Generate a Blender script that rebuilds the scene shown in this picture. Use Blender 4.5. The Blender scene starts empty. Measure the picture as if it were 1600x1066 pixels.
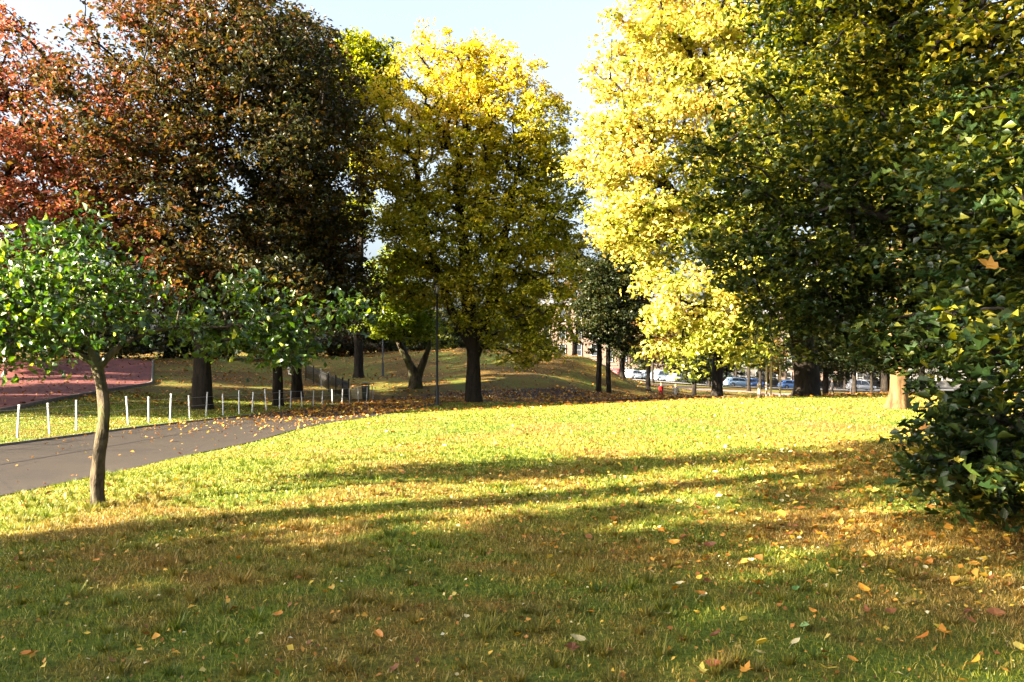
import bpy, bmesh, math, random
import numpy as np
from mathutils import Vector, Matrix

# ------------------------------------------------------------------ camera, sky, sun, exposure
SC = bpy.context.scene
COL = SC.collection
F = 1600 * 28 / 36.0          # focal length in photograph pixels
EYE = 1.6
cd = bpy.data.cameras.new('camera')
cd.lens = 28; cd.sensor_width = 36; cd.shift_y = 37 / 1600.0
cd.clip_start = 0.1; cd.clip_end = 6000
cam = bpy.data.objects.new('camera', cd); COL.objects.link(cam)
cam.location = (0, 0, EYE); cam.rotation_euler = (math.radians(90), 0, 0)
SC.camera = cam

SUN_EL = math.radians(20)
SUN_TO = np.array([-.9, -.43]); SUN_TO = SUN_TO / np.linalg.norm(SUN_TO)   # horizontal direction towards the sun
w = bpy.data.worlds.new('World'); SC.world = w; w.use_nodes = True
nt = w.node_tree
for n in list(nt.nodes): nt.nodes.remove(n)
wo = nt.nodes.new('ShaderNodeOutputWorld'); bg = nt.nodes.new('ShaderNodeBackground')
sk = nt.nodes.new('ShaderNodeTexSky'); sk.sky_type = 'NISHITA'; sk.sun_disc = False
sk.sun_elevation = SUN_EL; sk.sun_rotation = math.atan2(SUN_TO[0], SUN_TO[1])
sk.air_density = 1.0; sk.dust_density = 7.5; sk.ozone_density = 2.4
bg.inputs['Strength'].default_value = 0.05
hz_ = nt.nodes.new('ShaderNodeHueSaturation'); hz_.inputs['Saturation'].default_value = .62   # thin autumn haze pales the blue
nt.links.new(sk.outputs[0], hz_.inputs['Color']); nt.links.new(hz_.outputs[0], bg.inputs[0]); nt.links.new(bg.outputs[0], wo.inputs[0])

sl = bpy.data.lights.new('sun', 'SUN'); sl.energy = 5.0; sl.angle = math.radians(0.53); sl.color = (1.0, .86, .66)
sun = bpy.data.objects.new('sun', sl); COL.objects.link(sun)
sd = Vector((SUN_TO[0] * math.cos(SUN_EL), SUN_TO[1] * math.cos(SUN_EL), math.sin(SUN_EL)))
sun.rotation_euler = sd.to_track_quat('Z', 'Y').to_euler(); sun.location = (-30, -20, 30)
SC.view_settings.view_transform = 'Standard'; SC.view_settings.look = 'None'
SC.view_settings.gamma = 1; SC.view_settings.use_curve_mapping = False
SC.view_settings.exposure = 3.68
SC.cycles.max_bounces = 6; SC.cycles.diffuse_bounces = 3; SC.cycles.glossy_bounces = 2
SC.cycles.transmission_bounces = 4; SC.cycles.transparent_max_bounces = 6
SC.cycles.caustics_reflective = False; SC.cycles.caustics_refractive = False

def PX(px, Y): return (px - 800) / F * Y
def PZ(py, Y): return EYE - (py - 570) / F * Y

# ------------------------------------------------------------------ helpers
def tag(o, label=None, cat=None, group=None, kind=None):
    if label: o['label'] = label
    if cat: o['category'] = cat
    if group: o['group'] = group
    if kind: o['kind'] = kind
    return o

def link(name, me, mats=None, parent=None, loc=None):
    o = bpy.data.objects.new(name, me); COL.objects.link(o)
    if mats is not None and me is not None:
        if not isinstance(mats, (list, tuple)): mats = [mats]
        if len(me.materials) == 0:
            for m in mats: me.materials.append(m)
    if parent is not None: o.parent = parent
    if loc is not None: o.location = loc
    return o

def empty(name, loc, rz=0):
    o = bpy.data.objects.new(name, None); COL.objects.link(o)
    o.empty_display_size = .2
    o.location = loc; o.rotation_euler = (0, 0, rz); return o

def copy_tree(o, parent=None):
    c = o.copy(); COL.objects.link(c)
    if parent is not None: c.parent = parent
    for ch in list(o.children): copy_tree(ch, c)
    return c

def np_mesh(name, V, Fq, n, attrs=None, smooth=False, matidx=None):
    """V (N,3); Fq (M,n) faces of n corners; attrs: face-domain floats"""
    me = bpy.data.meshes.new(name)
    V = np.ascontiguousarray(V, dtype=np.float32); Fq = np.ascontiguousarray(Fq, dtype=np.int32)
    me.vertices.add(len(V)); me.vertices.foreach_set('co', V.ravel())
    me.loops.add(Fq.size); me.loops.foreach_set('vertex_index', Fq.ravel())
    me.polygons.add(len(Fq))
    me.polygons.foreach_set('loop_start', np.arange(0, Fq.size, n, dtype=np.int32))
    me.polygons.foreach_set('loop_total', np.full(len(Fq), n, dtype=np.int32))
    if smooth: me.polygons.foreach_set('use_smooth', np.ones(len(Fq), dtype=bool))
    if matidx is not None: me.polygons.foreach_set('material_index', np.asarray(matidx, dtype=np.int32))
    me.update(calc_edges=True)
    for k, a in (attrs or {}).items():
        at = me.attributes.new(k, 'FLOAT', 'FACE'); at.data.foreach_set('value', np.asarray(a, dtype=np.float32))
    return me

class MB:
    def __init__(s): s.bm = bmesh.new()
    def box(s, c, d, rz=0, bev=0, top=None):
        r = bmesh.ops.create_cube(s.bm, size=1)['verts']
        for v in r:
            k = (top if (top is not None and v.co.z > 0) else 1)
            v.co = Vector((v.co.x * d[0] * k, v.co.y * d[1] * k, v.co.z * d[2]))
            v.co.rotate(Matrix.Rotation(rz, 3, 'Z')); v.co += Vector(c)
        if bev:
            es = list({e for v in r for e in v.link_edges})
            bmesh.ops.bevel(s.bm, geom=es, offset=bev, segments=1, affect='EDGES')
        return s
    def tube(s, pts, rads, n=8, cap=True):
        pts = [Vector(p) for p in pts]; rings = []
        if not isinstance(rads, (list, tuple)): rads = [rads] * len(pts)
        for i, p in enumerate(pts):
            t = (pts[min(i + 1, len(pts) - 1)] - pts[max(i - 1, 0)]).normalized()
            a = t.cross(Vector((0, 1, 0)) if abs(t.y) < .9 else Vector((1, 0, 0))).normalized(); b = t.cross(a)
            rings.append([s.bm.verts.new(p + (a * math.cos(2 * math.pi * k / n) + b * math.sin(2 * math.pi * k / n)) * rads[i]) for k in range(n)])
        for A, B in zip(rings, rings[1:]):
            for k in range(n): s.bm.faces.new((A[k], A[(k + 1) % n], B[(k + 1) % n], B[k])).smooth = True
        if cap:
            s.bm.faces.new(rings[0][::-1]); s.bm.faces.new(rings[-1])
        return s
    def sphere(s, c, r, seg=10):
        vs = bmesh.ops.create_uvsphere(s.bm, u_segments=seg, v_segments=max(4, seg // 2 + 1), radius=1)['verts']
        for v in vs: v.co = Vector((v.co.x * r[0], v.co.y * r[1], v.co.z * r[2])) + Vector(c)
        return s
    def mesh(s, name):
        me = bpy.data.meshes.new(name); bmesh.ops.recalc_face_normals(s.bm, faces=s.bm.faces)
        s.bm.to_mesh(me); s.bm.free(); return me
    def build(s, name, mat, parent=None, loc=None): return link(name, s.mesh(name), mat, parent, loc)

# ------------------------------------------------------------------ materials
class NB:
    def __init__(s, name):
        s.m = bpy.data.materials.new(name); s.m.use_nodes = True; s.t = s.m.node_tree
        for n in list(s.t.nodes): s.t.nodes.remove(n)
        s.out = s.t.nodes.new('ShaderNodeOutputMaterial')
    def n(s, typ, **kw):
        nd = s.t.nodes.new(typ)
        for k, v in kw.items(): setattr(nd, k, v)
        return nd
    def l(s, a, b): s.t.links.new(a, b)
    def noise(s, scale, detail=4, vec=None, rough=.55, dist=0):
        nd = s.n('ShaderNodeTexNoise'); nd.inputs['Scale'].default_value = scale; nd.inputs['Detail'].default_value = detail
        nd.inputs['Roughness'].default_value = rough; nd.inputs['Distortion'].default_value = dist
        if vec is not None: s.l(vec, nd.inputs['Vector'])
        return nd.outputs[0]
    def coord(s, scale=(1, 1, 1), kind='Object'):
        tc = s.n('ShaderNodeTexCoord'); mp = s.n('ShaderNodeMapping'); mp.inputs['Scale'].default_value = scale
        s.l(tc.outputs[kind], mp.inputs[0]); return mp.outputs[0]
    def ramp(s, fac, stops, interp='LINEAR'):
        r = s.n('ShaderNodeValToRGB'); cr = r.color_ramp; cr.interpolation = interp
        while len(cr.elements) < len(stops): cr.elements.new(.5)
        for e, (p, c) in zip(cr.elements, stops): e.position = p; e.color = (*c, 1)
        s.l(fac, r.inputs[0]); return r.outputs[0]
    def mix(s, fac, a, b, blend='MIX'):
        m = s.n('ShaderNodeMix', data_type='RGBA', blend_type=blend)
        for v, i in ((fac, 0), (a, 6), (b, 7)):
            if isinstance(v, (int, float)): m.inputs[i].default_value = v
            elif isinstance(v, tuple): m.inputs[i].default_value = (*v, 1)
            else: s.l(v, m.inputs[i])
        return m.outputs[2]
    def math(s, op, a, b=0.0):
        m = s.n('ShaderNodeMath', operation=op)
        for v, i in ((a, 0), (b, 1)):
            if isinstance(v, (int, float)): m.inputs[i].default_value = v
            else: s.l(v, m.inputs[i])
        return m.outputs[0]
    def bsdf(s, col, rough=.8, metal=0, spec=.3, bump=None, bstr=.3, bdist=.02, coat=0):
        p = s.n('ShaderNodeBsdfPrincipled')
        if isinstance(col, tuple): p.inputs['Base Color'].default_value = (*col, 1)
        else: s.l(col, p.inputs['Base Color'])
        p.inputs['Roughness'].default_value = rough; p.inputs['Metallic'].default_value = metal
        p.inputs['Specular IOR Level'].default_value = spec; p.inputs['Coat Weight'].default_value = coat
        if bump is not None:
            b = s.n('ShaderNodeBump'); b.inputs['Strength'].default_value = bstr; b.inputs['Distance'].default_value = bdist
            s.l(bump, b.inputs['Height']); s.l(b.outputs[0], p.inputs['Normal'])
        return p.outputs[0]
    def done(s, sh): s.l(sh, s.out.inputs[0]); return s.m

def plain(name, col, rough=.6, metal=0, spec=.4, var=.25, scale=6, coat=0):
    b = NB(name); nz = b.noise(scale, 5, b.coord())
    c = b.ramp(nz, [(.3, tuple(x * (1 - var) for x in col)), (.7, tuple(min(1, x * (1 + var)) for x in col))])
    return b.done(b.bsdf(c, rough, metal, spec, coat=coat))

def leaf_mat(name, stops, rnd_w=.55, pos_scale=.35, pos_w=.3, cl_w=.25, trans=.38, rough=.42, spec=.35, objrnd=False, tboost=1.5):
    b = NB(name)
    if objrnd:
        v = b.n('ShaderNodeObjectInfo').outputs['Random']
        cl = b.noise(pos_scale, 2, b.coord(kind='Object'))
        fac = v
    else:
        at = b.n('ShaderNodeAttribute', attribute_name='rnd').outputs['Fac']
        cl = b.n('ShaderNodeAttribute', attribute_name='clu').outputs['Fac']
        pn = b.noise(pos_scale, 2, b.coord())
        pn = b.math('MULTIPLY', b.math('SUBTRACT', pn, .5), 2.2)
        f = b.math('MULTIPLY', at, rnd_w); f = b.math('ADD', f, b.math('MULTIPLY', cl, cl_w))
        f = b.math('ADD', f, b.math('MULTIPLY', pn, pos_w))
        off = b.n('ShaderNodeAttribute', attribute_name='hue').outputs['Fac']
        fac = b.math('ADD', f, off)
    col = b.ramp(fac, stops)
    p = b.bsdf(col, rough, 0, spec)
    tr = b.n('ShaderNodeBsdfTranslucent')
    hs = b.n('ShaderNodeHueSaturation'); hs.inputs['Value'].default_value = tboost; hs.inputs['Saturation'].default_value = 1.1
    b.l(col, hs.inputs['Color']); b.l(hs.outputs[0], tr.inputs[0])
    mx = b.n('ShaderNodeMixShader'); mx.inputs[0].default_value = trans
    b.l(p, mx.inputs[1]); b.l(tr.outputs[0], mx.inputs[2])
    return b.done(mx.outputs[0])

def bark_mat(name, dark, light, sc=9, bs=.7, moss=None):
    b = NB(name); v = b.coord((1, 1, .28))
    n1 = b.noise(sc, 6, v, .65, .4); n2 = b.noise(2.2, 3, b.coord())
    c = b.ramp(n1, [(.35, dark), (.62, light)])
    if moss: c = b.mix(b.ramp(n2, [(.48, (0, 0, 0)), (.62, (.8, .8, .8))]), c, moss)
    return b.done(b.bsdf(c, .9, 0, .15, bump=n1, bstr=bs, bdist=.04))

M = {}
M['bark_dark'] = bark_mat('bark_dark', (.005, .004, .003), (.022, .017, .012))
M['bark_young'] = bark_mat('bark_young', (.010, .008, .005), (.10, .078, .048), 17, 1.0, (.09, .085, .03))
M['bark_plane'] = bark_mat('bark_plane', (.04, .02, .008), (.15, .085, .035), 5, .8, (.06, .05, .02))
M['bark_mid'] = bark_mat('bark_mid', (.012, .010, .006), (.06, .048, .03), 8, .7, (.03, .035, .01))
M['leaf_red'] = leaf_mat('leaf_red', [(.0, (.012, .016, .005)), (.22, (.035, .03, .007)), (.42, (.085, .05, .012)), (.6, (.15, .052, .026)), (.8, (.22, .062, .042)), (1, (.36, .18, .11))], trans=.35)
M['leaf_bronze'] = leaf_mat('leaf_bronze', [(.0, (.010, .013, .004)), (.3, (.022, .022, .006)), (.5, (.055, .042, .010)), (.72, (.08, .03, .012)), (1, (.17, .05, .025))], trans=.25)
M['leaf_gold'] = leaf_mat('leaf_gold', [(.0, (.05, .075, .006)), (.25, (.12, .14, .009)), (.5, (.28, .27, .022)), (.75, (.46, .37, .05)), (1, (.54, .36, .08))], trans=.45)
M['leaf_yellow'] = leaf_mat('leaf_yellow', [(.0, (.04, .065, .006)), (.3, (.15, .18, .018)), (.55, (.34, .32, .055)), (.85, (.54, .42, .12)), (1, (.54, .28, .08))])  # low stops darkened to imitate the shaded inside of the crown
M['leaf_maple'] = leaf_mat('leaf_maple', [(.0, (.008, .018, .004)), (.3, (.017, .032, .005)), (.5, (.05, .065, .007)), (.66, (.22, .21, .018)), (.84, (.46, .36, .04)), (1, (.36, .14, .03))], spec=.4, trans=.28)  # yellow share raised to imitate sunlit glints among the dark green
M['leaf_maple_big'] = leaf_mat('leaf_maple_big', [(.0, (.010, .024, .007)), (.5, (.02, .042, .009)), (.88, (.05, .075, .012)), (.96, (.3, .24, .03)), (1, (.34, .14, .03))], objrnd=True, trans=.25, spec=.2)
M['leaf_green'] = leaf_mat('leaf_green', [(.0, (.010, .032, .006)), (.35, (.03, .07, .009)), (.6, (.085, .14, .014)), (.85, (.24, .28, .03)), (1, (.46, .36, .07))], spec=.6, rough=.32, trans=.35)  # yellow-lime end stands in for leaves caught by the sun
M['leaf_green_big'] = leaf_mat('leaf_green_big', [(.0, (.012, .036, .006)), (.4, (.04, .09, .010)), (.75, (.13, .19, .018)), (1, (.34, .34, .05))], objrnd=True, spec=.6, rough=.32, trans=.35)
M['leaf_lime'] = leaf_mat('leaf_lime', [(.0, (.05, .09, .010)), (.5, (.18, .23, .02)), (.85, (.34, .33, .03)), (1, (.4, .24, .03))])
M['leaf_dark'] = leaf_mat('leaf_dark', [(.0, (.008, .015, .004)), (.4, (.018, .026, .006)), (.7, (.045, .042, .008)), (1, (.13, .085, .015))], trans=.25)
M['leaf_rust'] = leaf_mat('leaf_rust', [(.0, (.05, .05, .012)), (.4, (.14, .09, .02)), (.8, (.28, .12, .035)), (1, (.4, .22, .06))])
M['litter'] = leaf_mat('litter', [(.0, (.05, .022, .006)), (.2, (.15, .055, .010)), (.45, (.30, .12, .012)), (.62, (.40, .19, .025)), (.8, (.46, .32, .03)), (.93, (.5, .42, .2)), (1, (.55, .5, .33))], rnd_w=1, pos_w=.0, cl_w=0, trans=.15, rough=.6)
M['lit_yellow'] = leaf_mat('fallen_yellow', [(.0, (.45, .30, .03)), (1, (.6, .48, .09))], objrnd=True, trans=.15)
M['lit_orange'] = leaf_mat('fallen_orange', [(.0, (.34, .11, .008)), (1, (.5, .24, .02))], objrnd=True, trans=.12)
M['lit_brown'] = leaf_mat('fallen_brown', [(.0, (.10, .032, .006)), (1, (.22, .08, .018))], objrnd=True, trans=.08)
M['lit_pale'] = leaf_mat('fallen_pale', [(.0, (.36, .28, .12)), (1, (.5, .44, .24))], objrnd=True, trans=.12)
M['lit_red'] = leaf_mat('fallen_red', [(.0, (.30, .03, .02)), (1, (.42, .07, .03))], objrnd=True, trans=.12)
M['lit_green'] = leaf_mat('fallen_green', [(.0, (.10, .2, .05)), (1, (.2, .3, .1))], objrnd=True, trans=.12)
M['steel_post'] = plain('post_paint', (.36, .37, .38), .5, .0, .5, .2, 20)
M['wire'] = plain('wire', (.22, .22, .22), .5, .8, .5, .1)
M['iron'] = plain('black_iron', (.006, .0065, .006), .5, .3, .5, .3, 10)
M['stake'] = plain('stake_wood', (.42, .34, .23), .8, 0, .2, .18, 18)
M['rubber_tie'] = plain('rubber_tie', (.42, .13, .04), .7, 0, .3, .1)
M['woodpanel'] = plain('panel_wood', (.42, .36, .22), .8, 0, .2, .25, 9)
M['bin'] = plain('bin_green', (.025, .035, .025), .5, 0, .5, .2)

def grass_mat():
    b = NB('grass_blades')
    at = b.n('ShaderNodeAttribute', attribute_name='rnd').outputs['Fac']
    n1 = b.noise(.42, 4, b.coord(), .6, .6); n2 = b.noise(3.0, 3, b.coord())
    g = b.ramp(at, [(0, (.022, .045, .004)), (.4, (.09, .135, .007)), (.75, (.22, .24, .012)), (1, (.42, .38, .07))])
    s = b.ramp(at, [(0, (.10, .065, .015)), (.4, (.21, .13, .022)), (.8, (.34, .19, .035)), (1, (.5, .36, .14))])
    sx = b.n('ShaderNodeSeparateXYZ'); b.l(b.coord(), sx.inputs[0])
    k = b.math('ADD', b.math('MULTIPLY', n1, .72), b.math('MULTIPLY', n2, .28))
    k = b.math('ADD', k, b.math('MULTIPLY', sx.outputs[0], .007)); k = b.math('SUBTRACT', k, b.math('MULTIPLY', sx.outputs[1], .0055)); k = b.math('ADD', k, .055)
    fac = b.ramp(k, [(.44, (0, 0, 0)), (.60, (.92, .92, .92))])
    c = b.mix(fac, g, s)
    pt = b.noise(1.6, 5, b.coord(), .7, .8); c = b.mix(b.ramp(pt, [(.54, (0, 0, 0)), (.66, (.55, .55, .55))]), c, (.028, .06, .008))
    p = b.bsdf(c, .55, 0, .3)
    tr = b.n('ShaderNodeBsdfTranslucent'); b.l(c, tr.inputs[0])
    mx = b.n('ShaderNodeMixShader'); mx.inputs[0].default_value = .35
    b.l(p, mx.inputs[1]); b.l(tr.outputs[0], mx.inputs[2]); return b.done(mx.outputs[0])
M['grass'] = grass_mat()

def lawn_mat():
    b = NB('lawn_ground')
    n1 = b.noise(.42, 4, b.coord(), .6, .6); n2 = b.noise(3.0, 3, b.coord()); n3 = b.noise(26, 5, b.coord(), .75)
    nb = b.noise(.05, 3, b.coord())
    k = b.math('ADD', b.math('MULTIPLY', n1, .72), b.math('MULTIPLY', n2, .28))
    fac = b.ramp(k, [(.45, (0, 0, 0)), (.60, (.8, .8, .8))])
    g = b.ramp(n3, [(.3, (.02, .035, .005)), (.55, (.10, .14, .012)), (.75, (.22, .23, .03))])
    s = b.ramp(n3, [(.3, (.045, .028, .008)), (.55, (.17, .10, .02)), (.75, (.38, .22, .04))])
    c = b.mix(fac, g, s)
    sx = b.n('ShaderNodeSeparateXYZ'); b.l(b.coord(), sx.inputs[0])
    yy = b.math('ADD', sx.outputs[1], b.math('MULTIPLY', nb, 10.0))
    far = b.n('ShaderNodeMapRange'); far.inputs[1].default_value = 35; far.inputs[2].default_value = 42; b.l(yy, far.inputs[0])
    n4 = b.noise(9, 5, b.coord(), .8)
    lit = b.ramp(n4, [(.3, (.02, .013, .003)), (.47, (.06, .034, .005)), (.6, (.13, .07, .008)), (.75, (.22, .14, .018))])
    c = b.mix(b.math('MULTIPLY', far.outputs[0], b.ramp(b.noise(.22, 4, b.coord(), .6), [(.4, (.25, .25, .25)), (.56, (.95, .95, .95))])), c, lit)
    bump = b.noise(18, 6, b.coord(), .8)
    return b.done(b.bsdf(c, .9, 0, .15, bump=bump, bstr=.9, bdist=.06))
M['lawn'] = lawn_mat()

def asphalt_mat(name, c0, c1, leaf=True):
    b = NB(name); n1 = b.noise(1.1, 4, b.coord()); n2 = b.noise(90, 3, b.coord(), .8)
    c = b.ramp(n1, [(.3, c0), (.7, c1)])
    c = b.mix(.5, c, b.ramp(n2, [(.35, tuple(x * .6 for x in c0)), (.7, tuple(x * 1.5 for x in c1))]))
    st = b.noise(.45, 5, b.coord(), .7, 1.2); c = b.mix(b.ramp(st, [(.5, (0, 0, 0)), (.62, (.45, .45, .45))]), c, tuple(x * .45 for x in c0))
    vo = b.n('ShaderNodeTexVoronoi', feature='DISTANCE_TO_EDGE'); vo.inputs['Scale'].default_value = .35; b.l(b.coord(), vo.inputs['Vector'])
    wv = b.math('ADD', vo.outputs[0], b.math('MULTIPLY', b.noise(6, 4, b.coord()), .03))
    c = b.mix(b.ramp(wv, [(.012, (.8, .8, .8)), (.026, (0, 0, 0))]), c, tuple(x * .3 for x in c0))
    return b.done(b.bsdf(c, .85, 0, .25, bump=n2, bstr=.5, bdist=.01))
M['asphalt'] = asphalt_mat('asphalt', (.0135, .0095, .006), (.025, .018, .012))
M['redtop'] = asphalt_mat('red_surfacing', (.085, .02, .016), (.13, .034, .026))
M['pinkpath'] = asphalt_mat('pink_gravel', (.13, .09, .07), (.18, .13, .10))
M['road'] = asphalt_mat('street_asphalt', (.05, .05, .052), (.08, .08, .083))
M['paving'] = asphalt_mat('paving', (.14, .135, .125), (.2, .19, .175))
M['kerb'] = plain('kerb_stone', (.10, .085, .07), .9, 0, .2, .3)
M['kerb_light'] = plain('kerb_granite', (.2, .195, .185), .9, 0, .2, .2)

# ------------------------------------------------------------------ ground height: thin plate spline through surveyed points
def G(px, py, Y): return (PX(px, Y), Y, PZ(py, Y))
CP = [(0, -25, 0), (-25, -25, -.2), (25, -25, .1), (0, 0, 0), (0, 4, 0), (3, 4.5, 0), (-4.65, 9, 0), (4, 8, .02), (0, 10, .03), (8, 12, .12), (3, 16, .08), (10, 20, .2), (0, 20, .07),
      (-3, 16, .02), (-3.5, 22, 0), (0, 26, .05), (5, 28, .13), (9, 33, .21), (16, 35, .27), (24, 36, .3), (12, 4, .05), (20, 15, .2), (14, 26, .22), (-5.6, 14.7, -.12), (-4.6, 20, -.12), (-5.6, 5, -.05), (-6.4, 9, -.18),
      (-7.5, 11.7, -.34), (-7.1, 14.7, -.36), (-6.5, 20.2, -.36), (-5.5, 28.5, -.34), (-8.6, 4, -.3), (-9.5, 0, -.3), (-12.6, 19.4, -.37), (-13.5, 12, -.35), (-13, 4, -.3), (-13, 21, -.33), (-11, 30, -.33),
      (-4, 33, -.33), (-1.5, 36, -.33), (-2, 40, -.27), (-9.5, 42, -.35), (3, 42, -.4), (8, 42, -.42), (6, 36, -.1), (12, 42, -.3), (18, 43, .0), (-5, 47, -.3), (3, 49, -.35), (10, 52, -.5),
      (-16.7, 26, .0), (-18.8, 33, .14), (-20, 39, .28), (-20.3, 45, .5), (-20, 18, 0), (-27, 60, 1.8), (-38, 60, 1.8), (-45, 75, 2.2), (-30, 26, .2), (-30, 45, .75), (-40, 40, .6), (-30, 5, 0), (-50, 20, .3),
      (-14, 50, .3), (-11, 60, .9), G(600, 575, 62), G(650, 597, 52), G(600, 552, 84), G(720, 552, 84), G(500, 560, 78), G(800, 570, 60), G(865, 556, 66), G(940, 566, 64), G(790, 595, 53), G(860, 592, 54),
      G(900, 560, 72), G(972, 606, 60), (12.5, 60, -1.15), (12, 66, -1.3), (10.5, 66, -.9), G(940, 616, 56), (13, 72, -1.4), (16, 60, -1.3), (25, 60, -1.2), (24, 46, -.15), (30, 75, -1.7), (8, 100, .2), (10, 84, .6),
      (19, 125, -.7), (12, 125, -.2), (0, 125, 1.0), (30, 125, -1.6), (45, 125, -2.3), (70, 125, -2.6), (45, 85, -1.8), (60, 60, -.8), (45, 45, -.1), (30, 100, -1.7), (20, 95, -1.3),
      (60, 100, -2.3), (20, 150, -.8), (60, 150, -2.6), (0, 150, 1.2), (-30, 110, 3.6), (-60, 110, 3.2), (-10, 110, 3.0), (-70, 60, 2), (60, 20, .3)]
CP = np.array(CP, dtype=float)
def _k(r2): return np.where(r2 > 1e-9, .5 * r2 * np.log(np.maximum(r2, 1e-9)), 0)
_n = len(CP)
_A = np.zeros((_n + 3, _n + 3)); _d = ((CP[:, None, :2] - CP[None, :, :2]) ** 2).sum(-1)
_A[:_n, :_n] = _k(_d) + np.eye(_n) * .6; _A[:_n, _n] = 1; _A[:_n, _n + 1:] = CP[:, :2]; _A[_n, :_n] = 1; _A[_n + 1:, :_n] = CP[:, :2].T
_w = np.linalg.solve(_A, np.concatenate([CP[:, 2], np.zeros(3)]))
def H(x, y):
    x = np.asarray(x, dtype=float); y = np.asarray(y, dtype=float); sh = x.shape
    xf = x.ravel(); yf = y.ravel(); out = np.empty(len(xf))
    for i in range(0, len(xf), 60000):
        X = xf[i:i + 60000]; Y = yf[i:i + 60000]
        d = (X[:, None] - CP[None, :, 0]) ** 2 + (Y[:, None] - CP[None, :, 1]) ** 2
        v = _k(d) @ _w[:_n] + _w[_n] + _w[_n + 1] * X + _w[_n + 2] * Y
        r = np.hypot(X - 0, Y - 60); t = np.clip((r - 90) / 60, 0, 1); t = t * t * (3 - 2 * t)
        far = np.where(X < 0, 2.0, -1.8) * np.clip(np.abs(X) / 30, 0, 1)
        u = np.clip((Y - 50) / 8, 0, 1) * np.clip((100 - Y) / 10, 0, 1)
        v = v + u * (.16 * np.sin(X * .55 + 1.6 * np.sin(Y * .21)) * np.sin(Y * .43 + .9 * np.sin(X * .3)) + .07 * np.sin(X * 1.3 + Y * .7) * np.sin(Y * 1.1))
        out[i:i + 60000] = np.clip(v, -4, 5) * (1 - t) + far * t
    return out.reshape(sh)
def h(x, y): return float(H(np.array([x]), np.array([y]))[0])

def axis(spec):
    a = [spec[0][0]]
    for (x0, x1, st) in spec:
        n = max(1, int(round((x1 - x0) / st))); a += list(x0 + (x1 - x0) * np.arange(1, n + 1) / n)
    return np.array(a)
gx = axis([(-1500, -300, 200), (-300, -80, 20), (-80, -30, 2), (-30, 25, .45), (25, 80, 1.6), (80, 300, 20), (300, 1500, 200)])
gy = axis([(-400, -60, 40), (-60, -5, 3), (-5, 50, .45), (50, 140, 1.2), (140, 300, 12), (300, 2500, 250)])
XX, YY = np.meshgrid(gx, gy); ZZ = H(XX, YY)
lump = .02 * np.sin(XX * 2.1 + np.sin(YY * 1.3) * 1.5) * np.sin(YY * 1.7 + XX * .4)
def grid_mesh(name, XX, YY, ZZ):
    ny, nx = XX.shape; V = np.stack([XX, YY, ZZ], -1).reshape(-1, 3)
    i = np.arange(ny * nx).reshape(ny, nx)
    Fq = np.stack([i[:-1, :-1], i[:-1, 1:], i[1:, 1:], i[1:, :-1]], -1).reshape(-1, 4)
    return np_mesh(name, V, Fq, 4, smooth=True)
lawn = link('ground', grid_mesh('ground', XX, YY, ZZ), M['lawn']); tag(lawn, kind='structure')

def resample(pts, n):
    pts = np.array(pts, float); d = np.concatenate([[0], np.cumsum(np.linalg.norm(np.diff(pts, axis=0), axis=1))])
    # smooth by Catmull-like interpolation on parameter
    t = np.linspace(0, d[-1], n); o = np.stack([np.interp(t, d, pts[:, k]) for k in range(pts.shape[1])], -1)
    for _ in range(6): o[1:-1] = .5 * o[1:-1] + .25 * (o[:-2] + o[2:])
    return o
def strip(name, left, right, mat, dz, n=120, m=14):
    L = resample(left, n); R = resample(right, n); t = np.linspace(0, 1, m)
    X = L[:, None, 0] * (1 - t) + R[:, None, 0] * t; Y = L[:, None, 1] * (1 - t) + R[:, None, 1] * t
    o = link(name, grid_mesh(name, X, Y, H(X, Y) + dz), mat); tag(o, kind='structure'); return o, L, R
PL = [(-13.0, -12), (-13.2, 0), (-13.3, 8), (-13.1, 14), (-12.4, 19.4), (-11.6, 23.5), (-10.7, 27), (-9.9, 31), (-8.9, 35), (-8.1, 39), (-7.4, 43), (-6, 46.5), (-3.5, 49), (2, 51), (9, 54), (17, 58), (26, 66)]
PR = [(-9.3, -12), (-9.0, 0), (-8.4, 5), (-7.9, 9), (-7.5, 11.7), (-7.1, 14.7), (-6.5, 20.2), (-6.0, 24), (-5.5, 28.5), (-4.6, 32.3), (-4.1, 36), (-3.6, 39), (-3.0, 42), (-1.0, 44.2), (3, 45.5), (8, 47.5), (16, 52), (24, 58), (32, 68)]
path, PLs, PRs = strip('path', PL, PR, M['asphalt'], .02, 260, 14)
path_poly = np.concatenate([PLs, PRs[::-1]])
RED = [(-20.5, 5), (-20, 18), (-16.9, 26), (-18.8, 33), (-20, 39), (-20.4, 45), (-24, 53), (-28, 62)]
red, RL, RR = strip('play_surface', [(-28, 5), (-28, 18), (-28.5, 26), (-30, 33), (-32, 39), (-36, 45), (-41, 53), (-47, 62)], RED, M['redtop'], .03, 70, 60)
red_poly = np.concatenate([RL, RR[::-1]])
def edging(name, pts, w, hh, mat, n=200):
    P = resample(pts, n); T = np.gradient(P, axis=0); T /= np.linalg.norm(T, axis=1)[:, None]; N = np.stack([T[:, 1], -T[:, 0]], -1)
    V = []
    z = H(P[:, 0], P[:, 1])
    for s, zz in ((0, -.15), (0, hh), (w, hh), (w, -.15)):
        q = P + N * s; V.append(np.stack([q[:, 0], q[:, 1], z + zz], -1))
    V = np.concatenate(V); i = np.arange(n - 1); Fq = []
    for a, b in ((0, 1), (1, 2), (2, 3)):
        Fq.append(np.stack([a * n + i, a * n + i + 1, b * n + i + 1, b * n + i], -1))
    o = link(name, np_mesh(name, V, np.concatenate(Fq), 4), mat); tag(o, kind='structure'); return o
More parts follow.
